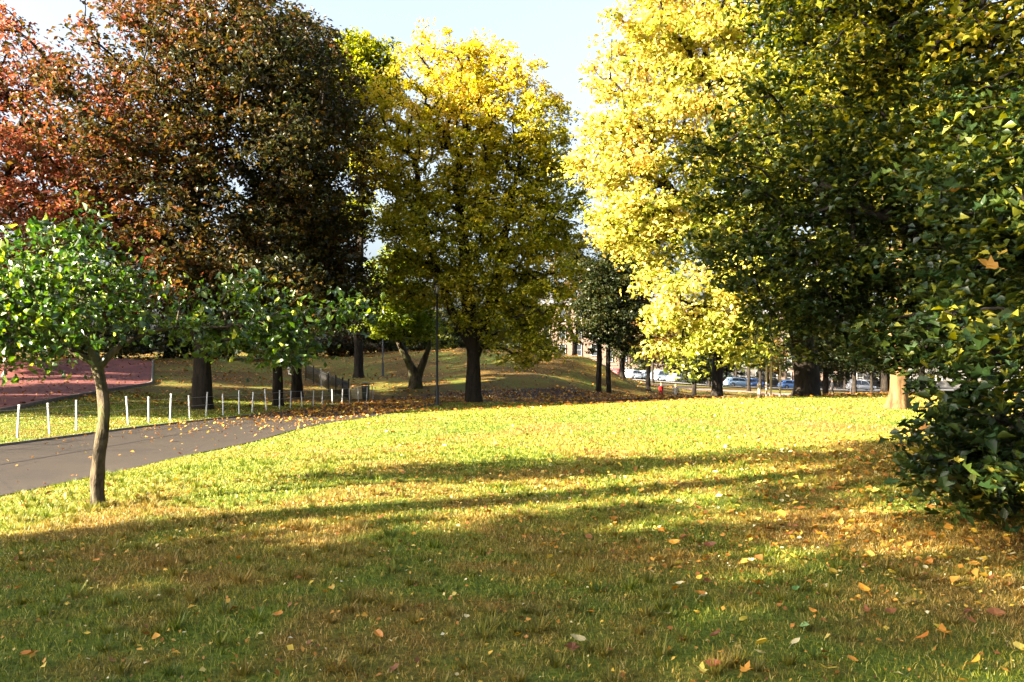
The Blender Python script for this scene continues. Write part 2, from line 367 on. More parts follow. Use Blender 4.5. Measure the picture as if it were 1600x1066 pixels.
edging('kerb', RED, .12, .13, M['kerb'])
edging('path_edging', [(p[0] - .05, p[1]) for p in PL[:13]], .06, .06, M['kerb'])
# a mended seam running along the path
sm_ = [(.62 * a[0] + .38 * b[0], .62 * a[1] + .38 * b[1]) for a, b in zip(resample(PL, 60)[8:40], resample(PR, 60)[8:40])]
strip('path_seam', sm_, [(x + .05, y) for x, y in sm_], plain('tar_seam', (.008, .007, .006), .7), .026, 120, 2)
# red mound in the play area
xs = np.linspace(-3.2, 3.2, 26); mx_, my_ = np.meshgrid(xs, xs); r_ = np.hypot(mx_ / 3, my_ / 3)
bx0, by0 = PX(45, 50), 50
mz = 1.0 * np.clip(1 - r_, -.2, 1) ** 1 ; mz = np.where(r_ < 1, np.clip(1 - r_, 0, 1) ** 1.15, -.1)
tag(link('play_mound', grid_mesh('play_mound', mx_ + bx0, my_ + by0, H(mx_ + bx0, my_ + by0) + mz * 1.0 - .02), M['redtop']), kind='structure')

# streets and paths beyond the lawn
strip('street_path', [(34, 66), (31, 78), (24, 92), (16, 106), (8, 112)], [(44, 66), (40, 80), (31, 96), (20, 110), (8, 116.5)], M['pinkpath'], .05, 60, 8)
strip('tarmac_walk', [(17, 57.5), (24, 62), (34, 66), (60, 70), (90, 74)], [(16, 51.5), (26, 56), (36, 61), (60, 65), (90, 69)], M['pinkpath'], .06, 60, 8)
strip('street', [(-6, 137), (20, 137), (50, 137), (130, 137)], [(-6, 119), (20, 119), (50, 119), (130, 119)], M['road'], .06, 80, 14)
strip('pavement', [(-6, 118.8), (20, 118.8), (50, 118.8), (130, 118.8)], [(-6, 115.5), (20, 115.5), (50, 115.5), (130, 115.5)], M['paving'], .18, 80, 6)
edging('kerb_stones', [(-6, 118.9), (20, 118.9), (50, 118.9), (130, 118.9)], -.25, .2, M['kerb_light'])
strip('far_pavement', [(-6, 142), (20, 142), (50, 142), (130, 142)], [(-6, 137.3), (20, 137.3), (50, 137.3), (130, 137.3)], M['paving'], .2, 80, 6)

def inpoly(x, y, poly):
    c = np.zeros(len(x), bool); n = len(poly)
    for i in range(n):
        x1, y1 = poly[i]; x2, y2 = poly[(i + 1) % n]
        if y1 == y2: continue
        m = ((y1 > y) != (y2 > y)) & (x < (x2 - x1) * (y - y1) / (y2 - y1) + x1); c ^= m
    return c

# ------------------------------------------------------------------ grass
rg = np.random.default_rng(11)
def vn(x, y, s=0):
    return (np.sin(x * 1.3 + s + 1.7 * np.sin(y * .9 + s)) + np.sin(y * 1.9 - s + 1.3 * np.sin(x * 1.1 + 2 * s)) + np.sin((x + y) * .7 + 3 * s)) / 3
def grass(N, y0, y1, hgt, wid, seg, margin=2.6):
    u = rg.random(N); y = np.sqrt(y0 ** 2 + u * (y1 ** 2 - y0 ** 2)); x = (rg.random(N) * 2 - 1) * (.66 * y + margin)
    keep = ~inpoly(x, y, path_poly) & ~inpoly(x, y, red_poly)
    x = x[keep]; y = y[keep]; z = H(x, y); n = len(x)
    cl = .5 + .5 * vn(x * 2.2, y * 2.2, 1); c2 = np.clip(.5 + .9 * vn(x * 7 + 1.5 * np.sin(y * 3), y * 7 + 1.5 * np.sin(x * 4), 2) * vn(x * 3, y * 3, 5), 0, 1.4)
    k = np.clip(y / 9, .8, 2.6)
    hh = hgt * (.45 + .75 * rg.random(n)) * (.45 + .45 * cl + .6 * c2); ww = wid * (.6 + .8 * rg.random(n)) * k
    a = rg.random(n) * 2 * np.pi; lean = (.2 + 1.0 * rg.random(n)) * hh; b = rg.random(n) * 2 * np.pi
    dx, dy = np.cos(a) * ww / 2, np.sin(a) * ww / 2; lx, ly = np.cos(b) * lean, np.sin(b) * lean
    rn = rg.random(n)
    if seg == 1:
        V = np.stack([np.stack([x - dx, y - dy, z], -1), np.stack([x + dx, y + dy, z], -1), np.stack([x + lx, y + ly, z + hh], -1)], 1).reshape(-1, 3)
        return V, np.arange(3 * n).reshape(-1, 3), rn
    V = np.stack([np.stack([x - dx, y - dy, z], -1), np.stack([x + dx, y + dy, z], -1),
                  np.stack([x - dx * .8 + lx * .35, y - dy * .8 + ly * .35, z + hh * .62], -1), np.stack([x + dx * .8 + lx * .35, y + dy * .8 + ly * .35, z + hh * .62], -1),
                  np.stack([x + lx, y + ly, z + hh * .95], -1)], 1).reshape(-1, 3)
    i = np.arange(n)[:, None] * 5
    Ft = np.stack([i + [0, 1, 3], i + [0, 3, 2], i + [2, 3, 4]], 1).reshape(-1, 3)
    return V, Ft, np.repeat(rn, 3)
parts = [grass(210000, 2.6, 8.5, .036, .0062, 2), grass(230000, 8, 17, .036, .009, 1), grass(190000, 16, 40, .036, .013, 1)]
def tufts(N, y0, y1, hgt, per):
    V, Ft, Rr = [], [], []
    y = np.sqrt(y0 ** 2 + rg.random(N) * (y1 ** 2 - y0 ** 2)); x = (rg.random(N) * 2 - 1) * (.66 * y + 1)
    tx, ty = PX(157, 9), 9.0
    x[:14] = tx + .13 * np.cos(np.arange(14) * .45); y[:14] = ty + .13 * np.sin(np.arange(14) * .45)
    k = ~inpoly(x, y, path_poly) & ~inpoly(x, y, red_poly); x = x[k]; y = y[k]; sz = .6 + .8 * rg.random(len(x))
    X = np.repeat(x, per); Y = np.repeat(y, per); S = np.repeat(sz, per); n = len(X)
    a = rg.random(n) * 6.283; r = .03 * S * rg.random(n) ** .5; X0 = X + np.cos(a) * r; Y0 = Y + np.sin(a) * r; Z0 = H(X0, Y0); b = a + rg.normal(size=n) * .5
    hh = hgt * S * (.5 + .6 * rg.random(n)); ln = hh * (.3 + .8 * rg.random(n)); w = .004 + .003 * rg.random(n); dx, dy = -np.sin(b) * w, np.cos(b) * w
    P = np.stack([np.stack([X0 - dx, Y0 - dy, Z0], -1), np.stack([X0 + dx, Y0 + dy, Z0], -1), np.stack([X0 + np.cos(b) * ln, Y0 + np.sin(b) * ln, Z0 + hh], -1)], 1).reshape(-1, 3)
    return P, np.arange(3 * n).reshape(-1, 3), .1 + .6 * rg.random(n)
parts += [tufts(1100, 3, 14, .085, 34)]
off = 0; Vs, Fs, Rs = [], [], []
for V, Ft, R in parts: Vs.append(V); Fs.append(Ft + off); Rs.append(R); off += len(V)
gr = link('grass', np_mesh('grass', np.concatenate(Vs), np.concatenate(Fs), 3, {'rnd': np.concatenate(Rs)}), M['grass'])
tag(gr, 'short autumn lawn grass of mixed green and straw blades covering the park mound', 'grass', kind='stuff')

# ------------------------------------------------------------------ leaf shapes
def maple_outline():
    pts = [(0, 0)]
    lob = [(-118, .42), (-95, .30), (-62, .80), (-38, .40), (-28, .62), (0, 1.0), (28, .62), (38, .40), (62, .80), (95, .30), (118, .42)]
    return [(math.sin(math.radians(a)) * r * .62, .28 + math.cos(math.radians(a)) * r * .72) for a, r in lob]
MO = maple_outline()
def leaf_mesh(name, kind, seed, mat):
    r = random.Random(seed); bm = bmesh.new()
    if kind == 'maple': ol = MO
    elif kind == 'round': ol = [(math.sin(a) * .42, .45 - math.cos(a) * .45) for a in [k * math.pi / 6 for k in range(1, 12)]]
    else: ol = [(.17, .12), (.27, .38), (.22, .66), (.1, .88), (0, 1.0), (-.1, .88), (-.22, .66), (-.27, .38), (-.17, .12)]
    cu = r.uniform(.3, 1.5); fo = r.uniform(.15, .9); tw = r.uniform(-.3, .3)
    def pt(x, y): return Vector((x, y, abs(x) * fo + cu * (y - .5) ** 2 * .9 + tw * x * y + r.uniform(-.02, .02)))
    c = [bm.verts.new(pt(0, 0.02)), bm.verts.new(pt(0, .5))]
    o = [bm.verts.new(pt(x, y)) for x, y in ol]
    bm.faces.new((c[0], c[1], o[0])); bm.faces.new((c[0], o[-1], c[1]))
    for p, q in zip(o, o[1:]): bm.faces.new((c[1], q, p))
    # stalk
    s = .014; a = pt(0, 0.02); e = Vector((r.uniform(-.1, .1), -.38, .06))
    v = [bm.verts.new(a + Vector((s, 0, 0))), bm.verts.new(a - Vector((s, 0, 0))), bm.verts.new(e - Vector((s, 0, 0))), bm.verts.new(e + Vector((s, 0, 0)))]
    bm.faces.new(v)
    me = bpy.data.meshes.new(name); bm.to_mesh(me); bm.free(); me.materials.append(mat)
    return me

# ------------------------------------------------------------------ tree builder
def rot_axes(nrm, rng, n):
    """random tangent frames for given normals"""
    t = rng.normal(size=(n, 3)); t -= (t * nrm).sum(1)[:, None] * nrm; t /= np.linalg.norm(t, axis=1)[:, None] + 1e-9
    return t, np.cross(nrm, t)

def frusta(P0, P1, R0, R1, n=6):
    d = P1 - P0; L = np.linalg.norm(d, axis=1)[:, None] + 1e-9; d = d / L
    up = np.where(np.abs(d[:, 2:3]) > .9, np.array([[1., 0, 0]]), np.array([[0, 0, 1.]]))
    a = np.cross(d, up); a /= np.linalg.norm(a, axis=1)[:, None]; b = np.cross(d, a)
    th = np.arange(n) * 2 * np.pi / n; c, s = np.cos(th), np.sin(th)
    ring = a[:, None, :] * c[None, :, None] + b[:, None, :] * s[None, :, None]
    A = P0[:, None, :] + ring * R0[:, None, None]; B = (P1 + d * R1[:, None] * .3)[:, None, :] + ring * R1[:, None, None]
    V = np.concatenate([A, B], 1).reshape(-1, 3); k = np.arange(n); k2 = (k + 1) % n
    base = (np.arange(len(P0)) * 2 * n)[:, None, None]
    Fq = (base + np.stack([k, k2, k2 + n, k + n], -1)[None]).reshape(-1, 4)
    return V, Fq

def trunk_mesh(name, pts, rads, rng, n=18, flare=1.7, knob=.08):
    """smooth tapered stem with root flare and lumps"""
    pts = np.array(pts, float); rads = np.array(rads, float)
    d = np.concatenate([[0], np.cumsum(np.linalg.norm(np.diff(pts, axis=0), axis=1))]); m = max(12, int(d[-1] / .12)); m = min(m, 70)
    t = np.linspace(0, d[-1], m); P = np.stack([np.interp(t, d, pts[:, k]) for k in range(3)], -1); R = np.interp(t, d, rads)
    for _ in range(4): P[1:-1] = .5 * P[1:-1] + .25 * (P[:-2] + P[2:])
    R = R * (1 + (flare - 1) * np.exp(-t / (rads[0] * 1.3)))
    th = np.arange(n) * 2 * np.pi / n
    ph = rng.random(6) * 6.28
    T = np.gradient(P, axis=0); T /= np.linalg.norm(T, axis=1)[:, None]
    a = np.cross(T, [0, 1, 0]); a /= np.linalg.norm(a, axis=1)[:, None]; b = np.cross(T, a)
    tt = t[:, None] / rads[0]
    k = 1 + knob * (np.sin(3 * th[None] + ph[0] + tt * .35) + .7 * np.sin(5 * th[None] + ph[1] - tt * .5) + .8 * np.sin(tt * 1.1 + ph[2] + 2 * th[None])) \
        + .25 * np.exp(-t[:, None] / (rads[0] * 1.2)) * np.sin(5 * th[None] + ph[3])
    V = P[:, None] + (a[:, None] * np.cos(th)[None, :, None] + b[:, None] * np.sin(th)[None, :, None]) * (R[:, None] * k)[..., None]
    i = np.arange(m * n).reshape(m, n); j = np.roll(i, -1, 1)
    Fq = np.stack([i[:-1], j[:-1], j[1:], i[1:]], -1).reshape(-1, 4)
    return V.reshape(-1, 3), Fq, P, R

def leaves(C, clr, per, size, rng, squash=.55, up=.5, aspect=.62, droop=.25, gap=0):
    """C cluster centres, clr cluster radii -> leaf kites (4 verts, 2 tris)"""
    n = len(C) * per
    off_ = rng.normal(size=(n, 3)); off_ /= np.linalg.norm(off_, axis=1)[:, None]; off_ *= (rng.random(n) ** .45)[:, None]
    off_[:, 2] *= squash
    ci = np.repeat(np.arange(len(C)), per)
    P = C[ci] + off_ * clr[ci][:, None]; P[:, 2] -= (off_[:, 0] ** 2 + off_[:, 1] ** 2) * clr[ci] * droop
    nr = rng.normal(size=(n, 3)); nr[:, 2] = np.abs(nr[:, 2]) + up; nr /= np.linalg.norm(nr, axis=1)[:, None]
    t, s = rot_axes(nr, rng, n)
    L = size * (.45 + .95 * rng.random(n) ** 1.3)[:, None]; W = L * aspect * (.75 + .4 * rng.random(n))[:, None]
    fold = nr * L * .16
    a = P - t * L * .5; tip = P + t * L * .5 - nr * L * .12; l = P - s * W * .5 + fold; r = P + s * W * .5 + fold
    V = np.stack([a, r, tip, l], 1).reshape(-1, 3); i = np.arange(n)[:, None] * 4
    Fq = np.stack([i + [0, 1, 2], i + [0, 2, 3]], 1).reshape(-1, 3)
    return V, Fq, ci, P, t, nr, L[:, 0]

def tree(name, label, base, stem, lobes, mats, seed, ncl=500, per=90, cl_r=(.5, 1.0), leaf=.2, group=None, cat='tree', gap=1.0,
         flare=1.6, stem_r=None, hue=None, shell=.45, tip=.02, bigleaf=0, bigmeshes=None, sides=5, zmin=.1, forks=(), squash=.55, up=.5, knob=.07, shell_lo=0.):
    """stem: [(dx,dy,z,r)...] relative to the base; lobes: [(x,y,z,rx,ry,rz,weight)] relative to the base"""
    rng = np.random.default_rng(seed)
    bz = h(base[0], base[1]); root = empty(name, (base[0], base[1], bz)); tag(root, label, cat, group)
    st = np.array(stem, float)
    stp = st[:, :3].copy(); stp[0, 2] -= .25
    TV, TF, P, R = trunk_mesh('trunk', stp, st[:, 3], rng, flare=flare, knob=knob)
    allV = [TV]; allF = [TF]; o = len(TV)
    nodes = [p for p in P[len(P) // 4:]]; nr = [r for r in R[len(P) // 4:]]
    for fk in forks:
        f = np.array(fk, float); FV, FF, FP, FR = trunk_mesh('f', f[:, :3], f[:, 3], rng, n=14, flare=1.1, knob=knob)
        allV.append(FV); allF.append(FF + o); o += len(FV); nodes += list(FP[len(FP) // 4:]); nr += list(FR[len(FP) // 4:])
    n0 = len(nodes)
    lb = np.array(lobes, float)
    wts = lb[:, 6] * lb[:, 3] * lb[:, 4] * lb[:, 5]; wts /= wts.sum()
    li = rng.choice(len(lb), ncl, p=wts)
    dirs = rng.normal(size=(ncl, 3)); dirs /= np.linalg.norm(dirs, axis=1)[:, None]
    rr = shell_lo + (1 - shell_lo) * rng.random(ncl) ** shell
    C = lb[li, :3] + dirs * rr[:, None] * lb[li, 3:6] * .9
    # uneven outline
    C += .12 * lb[li, 3:6] * np.stack([vn(C[:, 1] * .9, C[:, 2] * .9, seed), vn(C[:, 0] * .9, C[:, 2] * .9, seed + 1), vn(C[:, 0] * .8, C[:, 1] * .8, seed + 2)], -1)
    gz = H(C[:, 0] + base[0], C[:, 1] + base[1]) - bz
    C[:, 2] = np.maximum(C[:, 2], gz + zmin + .25 * rng.random(ncl))
    order = np.argsort(np.linalg.norm(C - np.array(stp[-1]), axis=1)); C = C[order]
    # greedy branching
    N = np.zeros((n0 + 3 * ncl, 3)); N[:n0] = nodes; par = -np.ones(len(N), int); cnt = n0; ends = []
    dep = np.zeros(len(N))
    for c in C:
        d = c - N[:cnt]; L = np.linalg.norm(d, axis=1)
        cost = L * (1 + .5 * np.clip(-d[:, 2] / (L + .01), 0, 1)) + .12 * dep[:cnt]
        j = int(np.argmin(cost)); p0 = N[j]; Lj = L[j]; pr = j
        mid_up = np.array([0, 0, .12 * Lj])
        for f in (.36, .7, 1.0):
            q = p0 + (c - p0) * f + mid_up * (4 * f * (1 - f)) + rng.normal(size=3) * .05 * Lj * (f < 1)
            N[cnt] = q; par[cnt] = pr; dep[cnt] = dep[pr] + Lj * .35; pr = cnt; cnt += 1
        ends.append(pr)
    load = np.zeros(cnt)
    load[ends] = 1
    for k in range(cnt - 1, n0 - 1, -1): load[par[k]] += load[k]
    rad = tip * np.maximum(load, 1) ** .47
    idx = np.arange(n0, cnt); pi = par[idx]
    r1 = rad[idx]; r0 = np.where(pi >= n0, rad[pi], rad[idx] * 1.15)
    r0 = np.minimum(r0, r1 * 2.0)
    cap = stem[-1][3] * 1.0 if stem_r is None else stem_r
    BV, BF = frusta(N[pi], N[idx], np.minimum(r0, cap), np.minimum(r1, cap), sides)
    allV.append(BV); allF.append(BF + o)
    tm = np_mesh('trunk', np.concatenate(allV), np.concatenate(allF), 4, smooth=True)
    link('trunk', tm, mats[1], root)
    clr = cl_r[0] * .8 + (cl_r[1] * 1.25 - cl_r[0] * .8) * rng.random(ncl) ** 1.4
    V, Ft, ci, LP, LT, LN, LL = leaves(C, clr, per, leaf, rng, squash=squash, up=up)
    gz = (H(LP[:, 0] + base[0], LP[:, 1] + base[1]) - bz)
    ok = LP[:, 2] > gz + .05
    big = np.zeros(len(LP), bool)
    if bigleaf:
        W = LP + np.array([base[0], base[1], bz]) - np.array([0, 0, EYE])
        dist = np.linalg.norm(W, axis=1) - .35 * rng.random(len(W))
        inv = (W[:, 1] > .5) & (np.abs(W[:, 0]) < .66 * W[:, 1]) & ok
        # keep those with nothing nearer in the same small patch of the picture
        cell = (np.floor(W[:, 0] / np.maximum(W[:, 1], .1) * 30).astype(int) * 1000 + np.floor(W[:, 2] / np.maximum(W[:, 1], .1) * 30).astype(int))
        o2 = np.lexsort((dist, cell)); cs = cell[o2]; first = np.r_[True, cs[1:] != cs[:-1]]
        rank = np.arange(len(o2)) - np.maximum.accumulate(np.where(first, np.arange(len(o2)), 0))
        rk = np.empty(len(o2), int); rk[o2] = rank
        cand = np.where(inv & (rk < 3))[0]; cand = cand[np.argsort(dist[cand])][:bigleaf]
        big[cand] = True
    keep = ok & ~big
    kf = np.repeat(keep, 2); Ft = Ft[kf]
    cr = rng.random(ncl)
    hv = np.zeros(len(LP)) if hue is None else hue(LP)
    rnd = rng.random(len(LP))
    attrs = {'rnd': np.repeat(rnd, 2)[kf], 'clu': np.repeat(cr[ci], 2)[kf], 'hue': np.repeat(hv, 2)[kf]}
    # compact
    used = np.repeat(keep, 4); mp = np.cumsum(used) - 1
    cm = np_mesh('crown', V[used], mp[Ft], 3, attrs)
    co = link('crown', cm, mats[0], root)
    if bigleaf:
        tag(co, kind='stuff')
        for q in np.where(big)[0]:
            x = np.cross(LT[q], LN[q]); m4 = Matrix(((x[0], LT[q][0], LN[q][0], LP[q][0]), (x[1], LT[q][1], LN[q][1], LP[q][1]), (x[2], LT[q][2], LN[q][2], LP[q][2]), (0, 0, 0, 1)))
            lo = link('leaf', bigmeshes[int(rng.integers(len(bigmeshes)))], None, root)
            lo.matrix_local = m4 @ Matrix.Scale(float(LL[q]) * 1.15, 4) @ Matrix.Translation((0, -.5, 0))
    return root

# ------------------------------------------------------------------ the trees
maple_big = [leaf_mesh('maple_leaf', 'maple', s, M['leaf_maple_big']) for s in range(5)]
cherry_big = [leaf_mesh('oval_leaf', 'oval', s, M['leaf_green_big']) for s in range(20, 25)]

# young tree on the left
tree('young_tree', 'young green tree with a thin crooked trunk on the sunlit grass beside the path', (PX(157, 9), 9.0),
     [(.0, 0, 0, .078), (-.05, 0, .25, .072), (-.04, 0, .55, .067), (.035, 0, .85, .064), (.07, 0, 1.05, .062), (.03, .0, 1.35, .06), (-.06, 0, 1.62, .058), (-.13, 0, 1.9, .05), (-.2, .02, 2.3, .04), (-.3, .1, 2.9, .022)],
     [(-.6, 0, 2.45, 1.15, 1.1, .75, 1.1), (-1.4, -.1, 2.1, .9, .9, .5, 1), (.75, .5, 2.05, .75, .6, .36, 1.3), (1.55, .9, 2.05, .75, .55, .38, 1.6), (-.35, .0, 3.05, .5, .45, .35, .7), (2.35, 1.1, 2.25, .65, .4, .28, 1.6), (1.35, .8, 2.5, .55, .4, .3, 1.3), (2.2, 1.0, 1.85, .5, .4, .22, 1.2), (1.7, .6, 1.72, .8, .4, .16, 1.4), (-1.2, .1, 1.75, .9, .6, .16, 1.0), (-2.2, .3, 2.4, .8, .9, .7, .8), (-1.7, .1, 1.62, .8, .6, .22, 1.4), (.3, .5, 2.55, .9, .5, .25, .5), (-.1, -.25, 1.93, .75, .3, .2, 3), (2.9, 1.4, 2.15, .4, .3, .16, 1.4)],
     (M['leaf_green'], M['bark_young']), 3, ncl=460, per=22, cl_r=(.10, .42), leaf=.092, flare=1.6, tip=.0055, bigleaf=300, bigmeshes=cherry_big, zmin=1.05, knob=.09, up=-.1, squash=.8,
     forks=[[(-.02, 0, 1.58, .045), (.2, .1, 1.9, .03), (.6, .3, 2.05, .02), (1.2, .6, 2.05, .018)], [(-.04, 0, 1.6, .04), (-.5, -.05, 1.88, .024), (-1.2, -.1, 2.0, .016)]], stem_r=.035)

# big reddish tree and its neighbours on the left
bx = PX(316, 33)
tree('red_autumn_tree', 'huge red and bronze autumn tree with a thick dark trunk behind the post fence', (bx, 33),
     [(0, 0, 0, .37), (0, 0, 1.5, .35), (.05, 0, 3.2, .33), (-.2, 0, 6, .34), (-.4, 0, 9, .25), (-.3, 0, 12, .15)],
     [(-3.5, 0, 10.5, 5.6, 5.5, 5.2, 1), (2.0, 0, 12.5, 5.2, 5.5, 5.4, 1), (-1, -1, 6.3, 6.2, 5, 2.9, 1.1), (-8.5, 1, 8.5, 3.4, 4, 4.5, 1), (-1, 0, 15.6, 4.8, 4, 2.6, 1), (-8.5, 0, 14.0, 3.4, 2.8, 3.6, 1.0), (-11.5, 0, 11.5, 2.5, 3, 5, 1.0), (2.5, -2, 5.0, 3.6, 2.5, 2.0, 1.1), (-4, -1, 4.4, 4, 3, 1.3, .8)],
     (M['leaf_red'], M['bark_dark']), 5, ncl=1200, per=90, cl_r=(.55, 1.15), leaf=.215, tip=.022, stem_r=.24,
     forks=[[(0, 0, 2.4, .3), (1.2, .2, 4.5, .25), (2.8, .4, 8, .16), (3.5, .5, 11, .08)], [(0, 0, 2.8, .26), (-1.5, 0, 5, .22), (-4, 0, 8, .13), (-5.5, 0, 11, .07)]],
     hue=lambda P: np.clip(-.05 - .045 * (P[:, 0] + 1.5), -.28, .42) + .1 * vn(P[:, 0] * .8, P[:, 2] * .8, 4))
tree('bronze_tree', 'tall dark bronze tree with a slim black trunk right of the red one', (PX(434, 37), 37),
     [(0, 0, 0, .23), (0, 0, 3, .21), (.1, 0, 7, .18), (0, 0, 11, .14)],
     [(1.4, 0, 10.5, 3.3, 4, 4.6, 1), (-.2, 0, 16.2, 3.6, 4, 3.2, 1), (2.6, 0, 14, 2.2, 3, 2.4, .8), (1.8, 0, 5.8, 3.3, 4, 2.6, 1), (-1.5, 0, 6, 3, 3, 2.6, 1)],
     (M['leaf_bronze'], M['bark_dark']), 6, ncl=520, per=95, cl_r=(.55, 1.1), leaf=.225, tip=.02, stem_r=.16, group=None,
     hue=lambda P: .12 * vn(P[:, 0] * .6, P[:, 2] * .7, 2))
tree('shade_tree', 'dark leafy tree whose trunk stands just left of the curved railing', (PX(468, 44), 43.4),
     [(0, 0, 0, .29), (0, 0, 3, .26), (-.2, 0, 6, .2), (0, 0, 9, .15)],
     [(0, 0, 8.5, 3.4, 2.8, 3.6, 1), (1.5, 0, 5.4, 3.0, 2.6, 1.8, 1), (-3, 0, 5.6, 3.5, 2.8, 2, 1)],
     (M['leaf_dark'], M['bark_dark']), 7, ncl=380, per=85, cl_r=(.6, 1.2), leaf=.26, tip=.022, stem_r=.17)
tree('yellow_green_tree', 'slender yellow topped tree seen between the bronze tree and the golden one', (PX(560, 56), 56),
     [(0, 0, 0, .32), (0, 0, 6, .27), (.3, 0, 14, .18), (.5, 0, 19, .09)],
     [(.4, 0, 21.5, 3.2, 3, 3.0, 1.1), (.6, 0, 16.5, 2.4, 3, 2.4, .45), (-.5, 0, 11.6, 2.4, 3, 1.6, .35), (-3, 0, 19, 2.5, 3, 3, .6)],
     (M['leaf_gold'], M['bark_dark']), 8, ncl=330, per=75, cl_r=(.6, 1.2), leaf=.26, tip=.022, stem_r=.15, hue=lambda P: -.12 + .0 * P[:, 0])

# golden tree in the centre
tree('golden_tree', 'broad golden tree with a thick dark trunk in the middle of the park', (PX(740, 40), 40),
     [(0, 0, 0, .36), (0, 0, 1.5, .34), (0, 0, 2.8, .34), (-.35, 0, 5.5, .33), (-.5, 0, 8.5, .24), (-1.0, 0, 11.5, .15)],
     [(-1.9, 0, 13.7, 4.2, 4.2, 5.4, 1.1), (1.4, 0, 13.2, 3.9, 4, 5.2, 1.0), (-.2, 0, 8.0, 5.4, 4.5, 3.8, 1.5), (-2.6, -.2, 6.2, 2.6, 2.6, 1.8, 1.2), (2.7, -.3, 4.1, 3.0, 3, 2.6, 2.0), (3.8, 0, 7.0, 2.0, 2.5, 2.6, 1.2), (0, -1, 4.6, 2, 2, 1.2, 1), (3.9, 0, 10.2, 2.1, 3, 3.2, .9), (-4.4, 0, 11.8, 2.2, 3, 3.8, 1.0), (3.3, 0, 13.0, 2.1, 2.5, 2.8, 1.2), (-.2, 0, 16.2, 2.8, 2.6, 2.3, 1.2), (4.0, 0, 10.8, 1.7, 2.2, 2.0, 1.2), (-3.8, 0, 9.6, 1.9, 2.5, 2.4, .9)],
     (M['leaf_gold'], M['bark_dark']), 9, ncl=1600, per=62, cl_r=(.4, .85), leaf=.20, tip=.02, stem_r=.2, shell=.36,
     forks=[[(.0, 0, 2.4, .32), (.8, .1, 4.5, .27), (1.5, .1, 8, .19), (2.3, 0, 12, .1)], [(0, 0, 2.6, .25), (-1.1, 0, 4.5, .2), (-2.3, 0, 8, .12), (-2.8, 0, 11, .06)]],
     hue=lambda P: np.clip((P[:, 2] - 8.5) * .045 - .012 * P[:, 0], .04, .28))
tree('forked_tree', 'small lime leaved tree with a V shaped trunk left of the golden tree', (PX(650, 50), 50),
     [(0, 0, 0, .34), (0, 0, .4, .34), (-.1, 0, .9, .32), (-.5, 0, 1.7, .24), (-1.1, 0, 2.9, .16)],
     [(-1.1, -.5, 5.2, 2.6, 2.2, 2.4, 1), (-2.3, -.6, 3.9, 1.7, 1.6, 1.2, 1.2), (.8, -.5, 3.9, 1.4, 1.5, 1.0, 1.1), (-.8, 0, 7.6, 2.4, 2, 1.6, .8)],
     (M['leaf_lime'], M['bark_mid']), 10, ncl=320, per=60, cl_r=(.35, .7), leaf=.2, tip=.02, stem_r=.12, zmin=1.8,
     forks=[[(.05, 0, .6, .26), (.5, 0, 1.7, .2), (.85, 0, 2.6, .13)]])
tree('crest_tree', 'slight bare looking tree with a curved stem on the grassy crest', (PX(898, 68), 68),
     [(0, 0, 0, .22), (0, 0, 1.4, .19), (-.5, 0, 2.6, .16), (-.45, 0, 4, .13), (.2, 0, 5.5, .09)],
     [(0, 0, 6.6, 2.3, 2, 2.6, 1), (1.3, 0, 3.8, 1.4, 1.5, 1.3, .5), (-1.2, 0, 8.5, 1.6, 2, 2, .6)],
     (M['leaf_rust'], M['bark_dark']), 12, ncl=130, per=22, cl_r=(.4, .8), leaf=.26, tip=.025, stem_r=.09, forks=[[(.1, 0, 1.2, .14), (.35, 0, 4, .12), (.5, 0, 7, .07)]])
tree('twin_stem_tree', 'dark twin stemmed tree between the golden tree and the bright yellow one', (PX(941, 55), 55),
     [(-.25, 0, 0, .19), (-.2, 0, 3, .17), (-.3, 0, 7, .12), (-.4, 0, 9, .08)],
     [(.4, 0, 5.5, 2.6, 2.6, 2.7, 1.2), (-.2, 0, 8.8, 2.3, 2.4, 2.2, 1), (1.5, 0, 7.6, 2.2, 2.4, 2, 1), (-.8, 0, 3.9, 1.4, 1.6, 1, .7), (2.4, .5, 10.0, 2.5, 2.4, 2.8, 1), (-2.2, 1, 10.2, 1.6, 2, 2.6, .9), (2.2, 0, 5.4, 1.8, 2, 2, .9)],
     (M['leaf_dark'], M['bark_dark']), 13, ncl=460, per=75, cl_r=(.5, .95), leaf=.24, tip=.02, stem_r=.1, forks=[[(.45, 0, -.2, .17), (.4, 0, 3, .15), (.6, 0, 7, .1)]], group=None)

